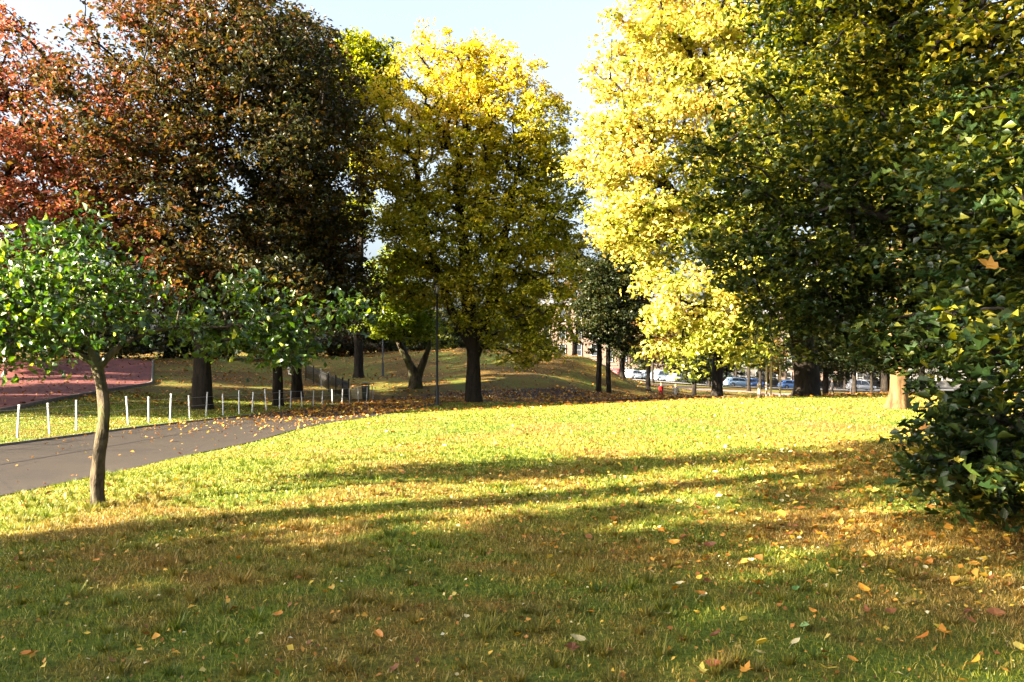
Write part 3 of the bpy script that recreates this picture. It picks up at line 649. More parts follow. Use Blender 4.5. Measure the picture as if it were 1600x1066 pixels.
# big bright yellow tree right of the centre
tree('bright_yellow_tree', 'giant bright yellow tree with a leaning dark trunk beyond the lawn crest', (PX(1258, 35), 35),
     [(0, 0, 0, .47), (.05, 0, 1.0, .46), (-.2, 0, 2.6, .44), (-.9, 0, 5, .42), (-2.0, -.5, 8, .32), (-3.0, -1, 12, .2)],
     [(-6.2, -3, 12.2, 4.0, 4.2, 4.0, 1.25), (-5.0, -3, 16.6, 4.2, 4.5, 3.6, 1.2), (-8.6, -3, 9.2, 2.1, 2.6, 2.8, 1.6), (-5.2, -4, 3.7, 3.1, 3.0, 2.5, 1.9), (-3.2, -3, 7.2, 3.8, 3.5, 3, 1.2), (-6.6, -3, 7.0, 2.3, 2.6, 2.0, 1.5), (-8.2, -3, 7.3, 2.0, 2.4, 1.5, 1.6), (-2.5, -3, 11, 3.4, 3.5, 3.4, .9), (1, -2, 12, 5, 4.5, 6, .5), (-1.6, -3, 4.3, 2.8, 3, 1.9, 1.2), (3, 0, 6, 4, 4, 3, .4)],
     (M['leaf_yellow'], M['bark_dark']), 14, ncl=1150, per=90, cl_r=(.5, 1.0), leaf=.215, tip=.022, zmin=.7, stem_r=.26, shell=.36,
     forks=[[(-.2, 0, 3, .3), (-1.4, -1, 4.4, .24), (-3.6, -2.4, 6, .16), (-6.5, -3, 8.5, .1)], [(0, 0, 2.4, .3), (.8, 0, 6, .24), (1.6, 0, 11, .14)]],
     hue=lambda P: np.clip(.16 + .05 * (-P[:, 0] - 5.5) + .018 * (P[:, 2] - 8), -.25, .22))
tree('plane_tree', 'plane tree with a pale peeling trunk on the right edge of the lawn', (PX(1403, 25), 25),
     [(0, 0, 0, .27), (0, 0, .6, .25), (.05, 0, 1.4, .235), (-.1, 0, 2.6, .22), (.1, 0, 5, .16), (.3, 0, 8, .1)],
     [(1.2, 0, 8, 3.6, 3.6, 3.6, 1), (1.5, 0, 4.6, 3.0, 3, 1.5, 1), (3, 0, 3, 2.4, 2.4, 1.4, .8)],
     (M['leaf_maple'], M['bark_plane']), 15, ncl=260, per=80, cl_r=(.5, .9), leaf=.2, tip=.018, stem_r=.12, flare=2.0, zmin=1.0, hue=lambda P: .05 + 0 * P[:, 0])

# dark maple on the right, sweeping to the ground
tree('dark_maple', 'dense dark green maple on the right with lower boughs sweeping down to the grass', (8.2, 11.0),
     [(0, 0, 0, .36), (0, 0, 1.5, .32), (-.1, 0, 3.2, .28), (-.2, .3, 5.5, .2), (0, .6, 8, .12)],
     [(.9, 2.6, 6.3, 5.2, 4.2, 4.8, .9), (-3.75, 1.9, 4.2, 1.9, 1.9, 2.4, 2.4), (-2.1, 2.2, 7.3, 2.6, 2.6, 2.6, 1.4), (-2.3, .6, 3.4, 1.7, 1.7, 1.6, 1.3), (-3.35, 1.6, 2.35, 1.35, 1.1, .95, 3.0), (-2.2, 1.2, 2.6, 1.2, 1.0, 1.0, 1.5), (-3.35, -1.0, 1.75, .5, .6, .45, 5), (-1.9, -2.3, 1.5, 1.9, 1.8, 1.6, 2.2), (-3.9, -4.1, 1.15, 1.05, .9, 1.05, 4.5), (-2.7, -4.6, .75, 1.3, .9, .75, 5.5), (-3.2, -3.4, .5, 1.2, .9, .5, 3.5), (-2.7, -2.8, 3.0, 1.5, 1.6, 1.5, 2.2), (-.8, -1.2, 4.2, 2.5, 2.6, 2.6, 1.3), (1.4, -2.0, 1.6, 2.6, 2.4, 1.7, .8)],
     (M['leaf_maple'], M['bark_dark']), 16, ncl=1900, per=78, cl_r=(.26, .62), leaf=.125, tip=.010, stem_r=.11, bigleaf=300, bigmeshes=maple_big, zmin=.05, flare=1.6, up=.9, squash=.5, shell=.40, hue=lambda P: np.clip((P[:, 2] - 4.6) * .05, -.1, .2),  # upper leaves pushed yellower: sunlit highlights put into the colour
     forks=[[(0, 0, 1.6, .18), (-1.2, -.9, 2.1, .12), (-2.2, -2.2, 1.9, .07), (-2.9, -3.2, 1.1, .03)], [(0, 0, 2.2, .2), (-1.6, 1.0, 3.3, .14), (-3.3, 1.8, 4.3, .07)], [(0, 0, 1.2, .14), (.6, -1.2, 1.8, .1), (1.2, -2.4, 1.9, .05)]])

# trees beyond the crest on the right
def small_tree(px, by, Y, ht, r, rad, seed, label, mat='leaf_dark', low=2.2, n=90, per=60, lf=.26, **kw):
    return tree('park_tree', label, (PX(px, Y), Y), [(0, 0, 0, rad), (0, 0, ht * .3, rad * .85), (.1, 0, ht * .6, rad * .5), (0, 0, ht * .8, rad * .25)],
                [(0, 0, (ht + low) / 2, r, r, (ht - low) / 2, 1), (r * .3, 0, low + (ht - low) * .3, r * .9, r * .9, (ht - low) * .28, 1)], (M[mat], M['bark_dark']), seed, ncl=n, per=per,
                cl_r=(.5, 1.0), leaf=lf, tip=.02, stem_r=rad * .5, group='smaller trees beyond the crest of the lawn', **kw)
small_tree(1121, 622, 58, 9, 2.6, .42, 30, 'stout dark trunked tree under the yellow crown just left of the white stakes', low=3.0)
small_tree(1085, 620, 64, 5.5, 1.7, .2, 31, 'short bushy dark green tree in front of the parked cars', 'leaf_dark', 1.6, 80)
small_tree(1013, 610, 75, 10, 2.2, .22, 32, 'thin tree in front of the leftmost parked cars', 'leaf_rust', 2.6, 90, 50)
small_tree(972, 600, 78, 9, 2.4, .3, 33, 'dark tree at the foot of the grassy rise left of the cars', 'leaf_dark', 1.6, 130)
small_tree(1290, 612, 62, 8, 3.0, .24, 34, 'thin dark tree just right of the leaning yellow tree trunk', 'leaf_dark', 1.5, 150)
small_tree(1383, 612, 60, 7.5, 3.0, .32, 35, 'dark tree close left of the pale plane trunk beside the street wall', 'leaf_dark', 1.5, 160)
small_tree(1335, 612, 92, 9, 4.2, .26, 36, 'round grey green tree by the street beyond the right lawn', 'leaf_dark', 2.4, 150)
small_tree(1170, 600, 96, 9, 3.2, .22, 37, 'tree by the street directly behind the white stakes', 'leaf_maple', 2.6, 130)
small_tree(1440, 612, 75, 10, 4.5, .3, 38, 'tree behind the plane tree at the far right edge', 'leaf_dark', 1.2, 130)
small_tree(1520, 612, 62, 11, 5, .35, 39, 'wide tree hidden behind the dark maple at the far right', 'leaf_dark', .8, 130)

for k, (px, Y, ht, r, t) in enumerate([(985, 128, 12, 4.2, 'above the white hatchback'), (1020, 113, 11, 3.6, 'in front of the pale blue van'), (1062, 131, 12, 4.5, 'above the light grey car'), (1108, 112, 11, 4, 'left of the sky blue car'),
      (1150, 131, 12, 4.5, 'behind the sky blue car'), (1188, 113, 11, 3.8, 'right behind the white stakes'), (1228, 131, 12, 4.5, 'left behind the leaning dark trunk'), (1275, 113, 11.5, 4, 'right of the leaning dark trunk'), (1320, 131, 12, 5, 'left of the grey van'), (1362, 113, 11, 4, 'right of the grey van')]):
    small_tree(px, 600, Y, ht, r, .2, 140 + k, 'street tree ' + t, ['leaf_dark', 'leaf_rust', 'leaf_maple', 'leaf_dark'][k % 4], 2.6, 110, 55, .34)

for k, (px, t) in enumerate([(1000, 'behind the white hatchback'), (1048, 'behind the light grey car'), (1100, 'behind the black car'), (1135, 'left behind the sky blue car'), (1200, 'behind the stakes and the street'), (1262, 'behind the bright blue car'), (1310, 'across the street from the distant walker'), (1375, 'across the street behind the plane tree')]):
    small_tree(px, 600, 140 + (k % 2) * 1.2, 9 + k % 3, 3.6, .2, 170 + k, 'low branched dark tree ' + t, ['leaf_dark', 'leaf_dark', 'leaf_bronze'][k % 3], .9, 100, 60, .36)

# wood behind
def bg_tree(x, y, ht, r, seed, label, mat='leaf_dark', low=-.5, n=170, per=70):
    return tree('woodland_tree', label, (x, y), [(0, 0, 0, .4), (0, 0, ht * .4, .3), (.2, 0, ht * .75, .15)],
                [(0, 0, (ht + low) / 2 + .5, r, r, (ht - low) / 2, 1), (r * .35, -.5, low + (ht - low) * .25, r * .8, r * .8, (ht - low) * .25, 1), (-r * .4, -.5, low + (ht - low) * .3, r * .8, r * .8, (ht - low) * .28, 1)],
                (M[mat], M['bark_dark']), seed, ncl=n, per=per, cl_r=(.7, 1.5), leaf=.34, tip=.035, stem_r=.18, group='trees of the wood behind the park')
bg_tree(-50, 66, 15, 7.5, 51, 'dark wood tree behind the far left end of the red play surface')
bg_tree(-40, 70, 13, 6.5, 52, 'dark wood tree behind the small red mound', 'leaf_bronze')
bg_tree(-31, 72, 12, 6, 53, 'dark wood tree behind the top corner of the red surface')
bg_tree(-23, 76, 10.5, 5.5, 54, 'dark wood tree seen between the thick trunk and the slim black trunk')
bg_tree(-17, 88, 8.0, 5.5, 55, 'dark wood tree on the slope above the curved railing')
bg_tree(-11, 92, 8.0, 5.5, 56, 'dark wood tree at the top of the sunlit slope left of the forked tree')
bg_tree(-5, 93, 9.5, 5.5, 57, 'dark wood tree on the slope right behind the golden tree trunk')
bg_tree(0.5, 94, 9, 5, 58, 'dark wood tree on the slope right of the golden tree trunk', 'leaf_maple')
bg_tree(-60, 85, 16, 9, 60, 'tall wood tree behind the far left side', 'leaf_bronze', n=150)
bg_tree(-32, 100, 10, 8, 61, 'farther wood tree deep behind the slim black trunk', n=130)
bg_tree(-14, 108, 9, 8, 62, 'farther wood tree deep behind the sunlit slope', n=130)

# trees outside the frame on the sunny side, which shade the foreground
def side_tree(x, y, ht, r, seed, label, low=3.0, n=260, per=70, lf=.36, mat='leaf_maple'):
    return tree('side_tree', label, (x, y), [(0, 0, 0, .45), (0, 0, ht * .4, .36), (.2, 0, ht * .75, .16)],
                [(0, 0, (ht + low) / 2, r, r, (ht - low) / 2, 1), (r * .3, 0, low + (ht - low) * .28, r * .9, r * .9, (ht - low) * .3, 1), (-r * .3, .5, low + (ht - low) * .35, r * .9, r * .9, (ht - low) * .3, 1)],
                (M[mat], M['bark_dark']), seed, ncl=n, per=per, cl_r=(.6, 1.3), leaf=lf, tip=.035, stem_r=.2, group='tall trees left of the camera beyond the path')
side_tree(-20.6, -5.0, 15, 3.6, 71, 'small crowned leafy tree beyond the path just left of the camera', low=1.2)
side_tree(-26.2, -3.3, 22.5, 3.2, 70, 'very tall high crowned tree beyond the path at the level of the camera', low=12.0, n=120)
side_tree(-25, -13, 17, 6, 72, 'tallest leafy tree of those beyond the path left of the camera', low=1.0, n=330)
side_tree(-19, -20, 15, 6, 73, 'leafy tree farthest behind the camera on its left side', low=1.0, n=300)
side_tree(-33, 23, 16, 5.0, 74, 'leafy tree on the far side of the play surface nearest to the camera', low=2.0, n=300, lf=.45)
side_tree(-36, 32, 17, 5.0, 77, 'leafy tree on the far side of the play surface, second from the camera', low=2.0, n=300, lf=.45)
side_tree(-42, 47, 27, 5.6, 78, 'leafy tree just beyond the far left corner of the red surface', low=1.0, n=430, lf=.5)
side_tree(-52, 66, 27, 6.5, 79, 'tall leafy tree in the wood corner left of the play surface', low=1.0, n=300)
side_tree(-38, 41, 23, 4.4, 75, 'leafy tree on the far side of the play surface, third from the camera', low=3.0, n=300, lf=.45)
side_tree(-47, 54, 28, 6.3, 76, 'third leafy tree beyond the play surface next to the wood', low=1.0, n=480, lf=.5)

def shrub(x, y, r, hh, seed, label, mat='leaf_dark', n=70):
    return tree('shrub', label, (x, y), [(0, 0, 0, .09), (0, 0, hh * .3, .07), (0, 0, hh * .6, .04)],
                [(0, 0, hh * .45, r, r * .8, hh * .5, 1), (r * .5, -.3, hh * .35, r * .7, r * .6, hh * .35, .8), (-r * .5, -.2, hh * .4, r * .7, r * .6, hh * .4, .8)],
                (M[mat], M['bark_dark']), seed, ncl=n, per=70, cl_r=(.4, .9), leaf=.3, tip=.02, stem_r=.05, cat='shrub', group='shrubs along the foot of the wood', zmin=0)
SH = [(-62, 66, 'behind the far left corner of the play surface'), (-54, 67, 'second from the left along the back of the play surface'), (-46, 67, 'left of the red mound at the back edge'), (-39, 68, 'right behind the red mound'),
      (-33, 67, 'behind the top right corner of the play surface'), (-27, 71, 'left of the thick trunk on the slope'), (-22, 78, 'between the thick trunk and the slim black trunk'), (-17.5, 82, 'right of the slim black trunk up the slope'),
      (-13, 86, 'behind the pale birch stems up the slope'), (-9, 87, 'at the slope top straight above the curved railing'), (-5, 88, 'at the slope top behind the forked trunk'), (-1.5, 87, 'at the slope top behind the golden tree'),
      (2, 84, 'at the right end of the slope top by the crest')]
for k, (x, y, t) in enumerate(SH):
    shrub(x, y, 3.6, 3.4 if k < 7 else 2.6, 100 + k, 'dark shrub ' + t, ['leaf_dark', 'leaf_maple', 'leaf_dark', 'leaf_bronze'][k % 4])
tree('birch', 'slim birch with two pale curved stems between the dark trunks', (PX(455, 58), 58), [(0, 0, 0, .11), (.1, 0, 1, .1), (0, 0, 2.6, .08), (.2, 0, 5, .05)],
     [(0, 0, 5.5, 1.8, 1.8, 2, 1)], (M['leaf_lime'], plain('birch_bark', (.62, .58, .5), .7, 0, .2, .25, 12)), 90, ncl=60, per=40, cl_r=(.4, .7), leaf=.2, tip=.012, stem_r=.04,
     forks=[[(-.12, 0, -.1, .08), (-.25, 0, 1.2, .07), (-.2, 0, 3, .05)]])

# ------------------------------------------------------------------ fallen leaves
def litter(n, xs, ys, size, rng, dz=.018, flat=.8):
    nr = rng.normal(size=(n, 3)) * .55; nr[:, 2] = flat + rng.random(n) * .5; nr /= np.linalg.norm(nr, axis=1)[:, None]
    t, sd_ = rot_axes(nr, rng, n); L = (size * (.5 + .9 * rng.random(n) ** 2))[:, None]; W = L * (.45 + .4 * rng.random(n))[:, None]
    P = np.stack([xs, ys, H(xs, ys) + dz + L[:, 0] * .12], -1); fo = nr * L * (rng.random(n)[:, None] * .35)
    V = np.stack([P - t * L / 2, P + sd_ * W / 2 + fo, P + t * L / 2 + fo * .6, P - sd_ * W / 2 + fo], 1).reshape(-1, 3); i = np.arange(n)[:, None] * 4
    return V, np.stack([i + [0, 1, 2], i + [0, 2, 3]], 1).reshape(-1, 3)
lr = np.random.default_rng(5)
LV, LF, LRn = [], [], []; off = 0
def add_litter(xs, ys, size, lo=0., hi=1., dz=.018):
    global off
    V, Ft = litter(len(xs), xs, ys, np.broadcast_to(size, xs.shape), lr, dz); LV.append(V); LF.append(Ft + off); off += len(V)
    LRn.append(np.repeat(lo + (hi - lo) * lr.random(len(xs)), 2))
def fru(n, y0, y1, m=1.): 
    y = np.sqrt(y0 ** 2 + lr.random(n) * (y1 ** 2 - y0 ** 2)); return (lr.random(n) * 2 - 1) * (.66 * y + m), y
x, y = fru(16000, 3, 12); k = lr.random(len(x)) < .3 + .5 * (vn(x * .8, y * .8, 3) > .1); add_litter(x[k], y[k], .026, .1, 1.)
x, y = fru(8500, 3, 12); k = lr.random(len(x)) < .35 + .5 * (vn(x * .8, y * .8, 3) > .1) + .02 * x; add_litter(x[k], y[k], .042, .1, .9)
x, y = fru(6500, 9, 36); k = ~inpoly(x, y, path_poly) & ~inpoly(x, y, red_poly) & (lr.random(len(x)) < .4 + .5 * (vn(x * .5, y * .5, 3) > 0)); add_litter(x[k], y[k], .072)
x, y = fru(34000, 32, 90); k = ~inpoly(x, y, red_poly) & (lr.random(len(x)) < .45 + .6 * (vn(x * .3, y * .4, 5) > 0)); add_litter(x[k], y[k], .17, .0, .68)  # far leaves limited to dark tones: bank shade put into their colour
# right side drift below the maple and round the plane tree
x = lr.normal(4.6, 1.5, 900); y = lr.normal(7.6, 1.2, 900); k = (y > 4) ; add_litter(x[k], y[k], .08, .1, .8)
x = lr.normal(6, 3, 2600); y = lr.normal(12.5, 2.6, 2600); k = y > 6; add_litter(x[k], y[k], .085, .1, .95)
# path
x = lr.uniform(-13, 15, 46000); y = lr.uniform(8, 56, 46000); k = inpoly(x, y, path_poly) & (lr.random(len(x)) < np.clip((y - 20) / 14, .03, 1)); add_litter(x[k], y[k], .07 + .0028 * np.clip(y[k] - 12, 0, 40), .05, .85, .035)
x = lr.uniform(-45, -12, 9000); y = lr.uniform(20, 62, 9000); k = inpoly(x, y, red_poly) & (lr.random(len(x)) < np.clip(1 - np.abs(x - PX(150, y)) / 20, .03, .5)); add_litter(x[k], y[k], .16, .0, .3, .045)
lo = link('fallen_leaves', np_mesh('fallen_leaves', np.concatenate(LV), np.concatenate(LF), 3, {'rnd': np.concatenate(LRn)}), M['litter'])
tag(lo, 'small dry leaves scattered over the lawn, the path and the far slopes', 'leaves', kind='stuff')

KINDS = {'yellow': ('lit_yellow', ['round', 'maple']), 'orange': ('lit_orange', ['oval', 'maple']), 'brown': ('lit_brown', ['oval', 'maple']), 'pale': ('lit_pale', ['oval', 'round']), 'green': ('lit_green', ['oval'])}
FM = {}
for kk, (mt, shp) in KINDS.items(): FM[kk] = [leaf_mesh(kk + '_leaf', sp, 40 + i * 7 + j, M[mt]) for i, sp in enumerate(shp) for j in range(3)]
fr = random.Random(8)
def ground_at(px, py):
    """point of the lawn seen at a place in the photograph"""
    Y = 4.0
    for _ in range(30): Y = max(2.5, min(60, (EYE - h(PX(px, Y), Y)) * F / (py - 570)))
    return PX(px, Y), Y
def fallen(kind, x, y, size, label, group=None, mesh=None, rz=None, tilt=.55):
    o = link('fallen_leaf', mesh or fr.choice(FM[kind]), None); tag(o, label, 'fallen leaf', group)
    o.location = (x, y, h(x, y) + .020 + .012 * fr.random()); o.rotation_euler = (fr.uniform(-tilt, tilt), fr.uniform(-tilt, tilt), fr.uniform(0, 6.28) if rz is None else rz)
    o.scale = (size, size, size); return o
SPEC = [('yellow', 1183, 1016, .075, 'round pale yellow leaf on the shaded grass at the bottom of the lawn', 0), ('yellow', 1169, 974, .06, 'small fan shaped yellow leaf on the grass above the round yellow one', 0),
        ('brown', 893, 1016, .12, 'large red brown leaf on the grass with a white leaf leaning on it', 3), ('pale', 915, 1008, .10, 'white curled leaf leaning on a large red brown leaf', 1),
        ('orange', 918, 962, .085, 'curled orange leaf standing up in the shaded grass above the white curled leaf', 1), ('orange', 874, 955, .05, 'small orange leaf just left of a curled orange one', 4),
        ('yellow', 402, 914, .07, 'crooked yellow leaf in the shaded grass at the lower left', 4), ('orange', 38, 1030, .12, 'big orange leaf in the bottom corner of the lawn on the left', 4),
        ('orange', 245, 1010, .09, 'flat orange leaf lying lengthwise on the lower left grass', 1), ('green', 1258, 992, .11, 'long fresh green leaf lying on the lower right grass', 1),
        ('yellow', 1308, 1056, .1, 'golden leaf at the very bottom edge of the lawn', 4), ('orange', 1430, 1010, .11, 'curled orange leaf with a stalk on the lower right grass', 1),
        ('orange', 1475, 1000, .12, 'broad orange leaf right of the curled stalked one', 4), ('yellow', 1375, 772, .15, 'bright yellow maple leaf lying beside the lowest dark bough', 4),
        ('pale', 1095, 941, .11, 'long white leaf in front of an orange one on the brown grass', 1), ('orange', 1103, 935, .09, 'orange leaf right behind a long white leaf', 1),
        ('orange', 1035, 830, .11, 'pale orange leaf heap at the edge of the shade right of centre', 4), ('yellow', 1250, 880, .1, 'upright yellow leaf in the shaded grass on the right', 1),
        ('yellow', 1476, 877, .12, 'long yellow leaf just below the drift under the maple', 1), ('orange', 1358, 933, .12, 'dark orange leaf lying sideways in green shaded grass', 1),
        ('yellow', 1592, 1016, .09, 'yellow leaf cut by the right bottom edge', 1), ('green', 1245, 924, .1, 'grey green leaf on the grass near an orange leaf', 0), ('pale', 880, 868, .06, 'small white leaf on the grass below the edge of the sunlit strip', 1),
        ('pale', 1038, 965, .05, 'small round cream leaf on the brown grass right of centre', 4), ('brown', 1067, 1010, .05, 'small dark leaf at the bottom left of the round yellow leaf', 0)]
for kd, px, py, sz, lb, mi in SPEC:
    x, y = ground_at(px, py); fallen(kd, x, y, sz, lb, mesh=FM[kd][mi % len(FM[kd])], tilt=.5)
n_ = 0; spots = []
while n_ < 270:
    y = math.sqrt(3.6 ** 2 + fr.random() * (10.5 ** 2 - 3.6 ** 2)); x = fr.uniform(-1, 1) * .64 * y
    if fr.random() > .35 + .09 * x + .2 * (vn(np.array([x * .8]), np.array([y * .8]), 3)[0] > 0): continue
    if inpoly(np.array([x]), np.array([y]), path_poly)[0] or (x > 3.3 and y > 6.6): continue
    kd = fr.choices(['yellow', 'orange', 'brown', 'pale'], [2, 3.2, 2, 1.6])[0]
    fallen(kd, x, y, fr.uniform(.035, .09) * (1.3 if x > 1 else .9) * (.6 if kd == 'pale' else 1), {'yellow': 'one of the yellow fallen leaves strewn over the near grass', 'orange': 'one of the orange fallen leaves strewn over the near grass',
           'brown': 'one of the dull brown fallen leaves strewn over the near grass', 'pale': 'one of the small cream white fallen leaves strewn over the near grass'}[kd], kd + ' fallen leaves on the near grass')
    n_ += 1

# ------------------------------------------------------------------ fence of thin posts
fx = lambda Y: .2226 * Y - 17.72
fo = empty('post_fence', (fx(21), 21, h(fx(21), 21))); tag(fo, 'low fence of thin white posts with two wires beside the curving path', 'fence')
F0 = Vector(fo.location)
pm = MB().box((0, 0, .36), (.042, .042, 1.02), bev=.005).box((0, 0, .885), (.05, .05, .03)).mesh('post')
tops = []
for k in range(-8, 24):
    Y = 21 + 1.03 * k; X = fx(Y) + .03 * math.sin(k * 2.1); p = Vector((X, Y, h(X, Y))); tops.append(p)
    hs = 1.0 if k < 14 else .85
    o = link('post', pm, M['steel_post'], fo, p - F0); o.rotation_euler = (.05 * math.sin(k * 1.7), .06 * math.cos(k * 2.3), .3 * math.sin(k)); o.scale = (1, 1, hs * (.97 + .05 * math.sin(k * 3.3)))
for z in (.45, .74): MB().tube([p - F0 + Vector((.034, 0, z)) for p in tops], .006, 4).build('wire', M['wire'], fo)

# curved iron railing with its end post, wooden panel and litter bin
def rail_pt(t):
    a = (PX(545, 43), 43.); b = (PX(520, 46.5), 46.5); c = (PX(478, 54), 54.)
    return tuple((1 - t) ** 2 * a[i] + 2 * t * (1 - t) * b[i] + t * t * c[i] for i in (0, 1))
rp = rail_pt(0); ro = empty('curved_railing', (rp[0], rp[1], h(*rp))); tag(ro, 'curved black iron railing with thin bars at the far end of the post fence', 'railing')
R0 = Vector(ro.location); bars = MB()
rails = {z: [] for z in (.12, .98)}
for k in range(91):
    x, y = rail_pt(k / 90); z = h(x, y)
    for q in rails: rails[q].append(Vector((x, y, z + q)) - R0)
    bars.tube([Vector((x, y, z + .1)) - R0, Vector((x, y, z + 1.05)) - R0], .011, 4)
    if k % 15 == 0: MB().box(tuple(Vector((x, y, z + .5)) - R0), (.07, .07, 1.25)).sphere(tuple(Vector((x, y, z + 1.15)) - R0), (.05, .05, .05), 8).build('post', M['iron'], ro)
tag(bars.build('bars', M['iron'], ro), kind='stuff')
for q in rails: MB().tube(rails[q], .018, 5).build('rail', M['iron'], ro)
x, y = PX(549, 44.3), 44.3
po = empty('wooden_panel', (x, y, h(x, y)), .15); tag(po, 'short pale panel of upright boards at the end of the iron railing', 'panel')
bm_ = MB().box((0, 0, .34), (.083, .025, .7), bev=.004).mesh('board')
for k in range(8):
    o = link('board', bm_, M['woodpanel'], po, (.05 + k * .09, 0, .02 * math.sin(k * 2.))); 
for z in (.15, .56): MB().box((.37, .03, z), (.74, .03, .06)).build('batten', M['woodpanel'], po)
x, y = PX(571, 44.5), 44.5
bo = empty('litter_bin', (x, y, h(x, y))); tag(bo, 'dark litter bin right of the pale wooden panel', 'litter bin')
MB().tube([(0, 0, 0), (0, 0, .04), (0, 0, .72), (0, 0, .74)], [.19, .2, .23, .235], 16).build('body', M['bin'], bo)
MB().tube([(0, 0, .80), (0, 0, .86), (0, 0, .92)], [.24, .22, .08], 16).build('lid', M['bin'], bo)
MB().box((-.19, 0, .77), (.03, .06, .1)).box((.19, 0, .77), (.03, .06, .1)).build('bracket', M['iron'], bo)

# lamp posts
lamp_glass = plain('lamp_glass', (.1, .1, .09), .25, 0, .6, .05)
def lamp(px, Y, ht, label):
    x = PX(px, Y); r = empty('lamp_post', (x, Y, h(x, Y))); tag(r, label, 'lamp post', 'lamp posts in the park')
    MB().tube([(0, 0, -.1), (0, 0, .02), (0, 0, .06), (0, 0, .9), (0, 0, .95), (0, 0, ht)], [.13, .13, .095, .08, .06, .042], 12).build('pole', M['iron'], r)
    MB().tube([(0, 0, ht), (0, 0, ht + .05), (0, 0, ht + .42)], [.08, .1, .17], 8).build('lantern', lamp_glass, r)
    MB().tube([(0, 0, ht + .422), (0, 0, ht + .47), (0, 0, ht + .6), (0, 0, ht + .68)], [.2, .19, .06, .02], 8).build('lantern_cap', M['iron'], r)
    MB().box((0, 0, ht - .02), (.34, .04, .03)).build('cross_arm', M['iron'], r)
lamp(683, 38, 5.3, 'black lamp post standing in the shade left of the golden tree trunk')
lamp(598, 58, 4.2, 'thin black lamp post on the sunlit slope left of the forked tree')
lamp(1329, 86, 4.0, 'thin lamp post by the street behind the right part of the lawn')

# staked sapling
sx, sy = PX(1204, 33), 33.
tree('sapling', 'pale thin sapling held between white stakes on the lawn crest', (sx, sy), [(0, 0, 0, .045), (.01, 0, 1, .04), (0, 0, 2.2, .032), (.03, 0, 3.2, .015)],
     [(0, 0, 2.9, .55, .5, .75, 1)], (M['leaf_yellow'], M['stake']), 95, ncl=26, per=16, cl_r=(.15, .28), leaf=.13, tip=.005, stem_r=.012, flare=1.2)
for k, (dx, dy, hh, lb) in enumerate([(-.22, -.15, 1.36, 'white wooden stake left of the pale sapling'), (.36, -.1, 1.34, 'white wooden stake standing right of the pale sapling'), (-.38, .3, .62, 'short broad pale stake at the far left foot of the sapling')]):
    x, y = sx + dx, sy + dy; r = empty('tree_stake', (x, y, h(x, y))); tag(r, lb, 'stake', 'stakes round the sapling')
    MB().tube([(0, 0, -.1), (0, 0, hh - .04), (0, 0, hh)], [.04 if k < 2 else .09, .038 if k < 2 else .08, .015], 10).build('stake', M['stake'], r)
    if k < 2: MB().tube([(0, 0, hh * .78), (-dx * .5, -dy * .5, hh * .8), (-dx * .97, -dy * .97, hh * .78)], .018, 5).build('tie', M['rubber_tie'], r)

# ------------------------------------------------------------------ street: cars, wall, tenements
glass = NB('dark_glass'); glass = glass.done(glass.bsdf((.03, .035, .04), .08, 0, .9))
tyre = plain('tyre', (.015, .015, .016), .8, 0, .2, .1); rimm = plain('wheel_rim', (.4, .4, .42), .35, .7, .5, .05)
lampm = plain('headlight_lens', (.7, .7, .7), .1, 0, .8, .02); tailm = plain('tail_light_lens', (.35, .01, .01), .15, 0, .8, .02)
def loft(secs, name):
    """secs: cross sections [(x, [(y,z)...])], closed hull along x"""
    bm = bmesh.new(); rings = [[bm.verts.new((x, y, z)) for y, z in s_] for x, s_ in secs]
    for A, B in zip(rings, rings[1:]):
        n = len(A)
        for k in range(n): bm.faces.new((A[k], A[(k + 1) % n], B[(k + 1) % n], B[k])).smooth = True
    bm.faces.new(rings[0]); bm.faces.new(rings[-1][::-1]); bmesh.ops.recalc_face_normals(bm, faces=bm.faces)
    me = bpy.data.meshes.new(name); bm.to_mesh(me); bm.free(); return me
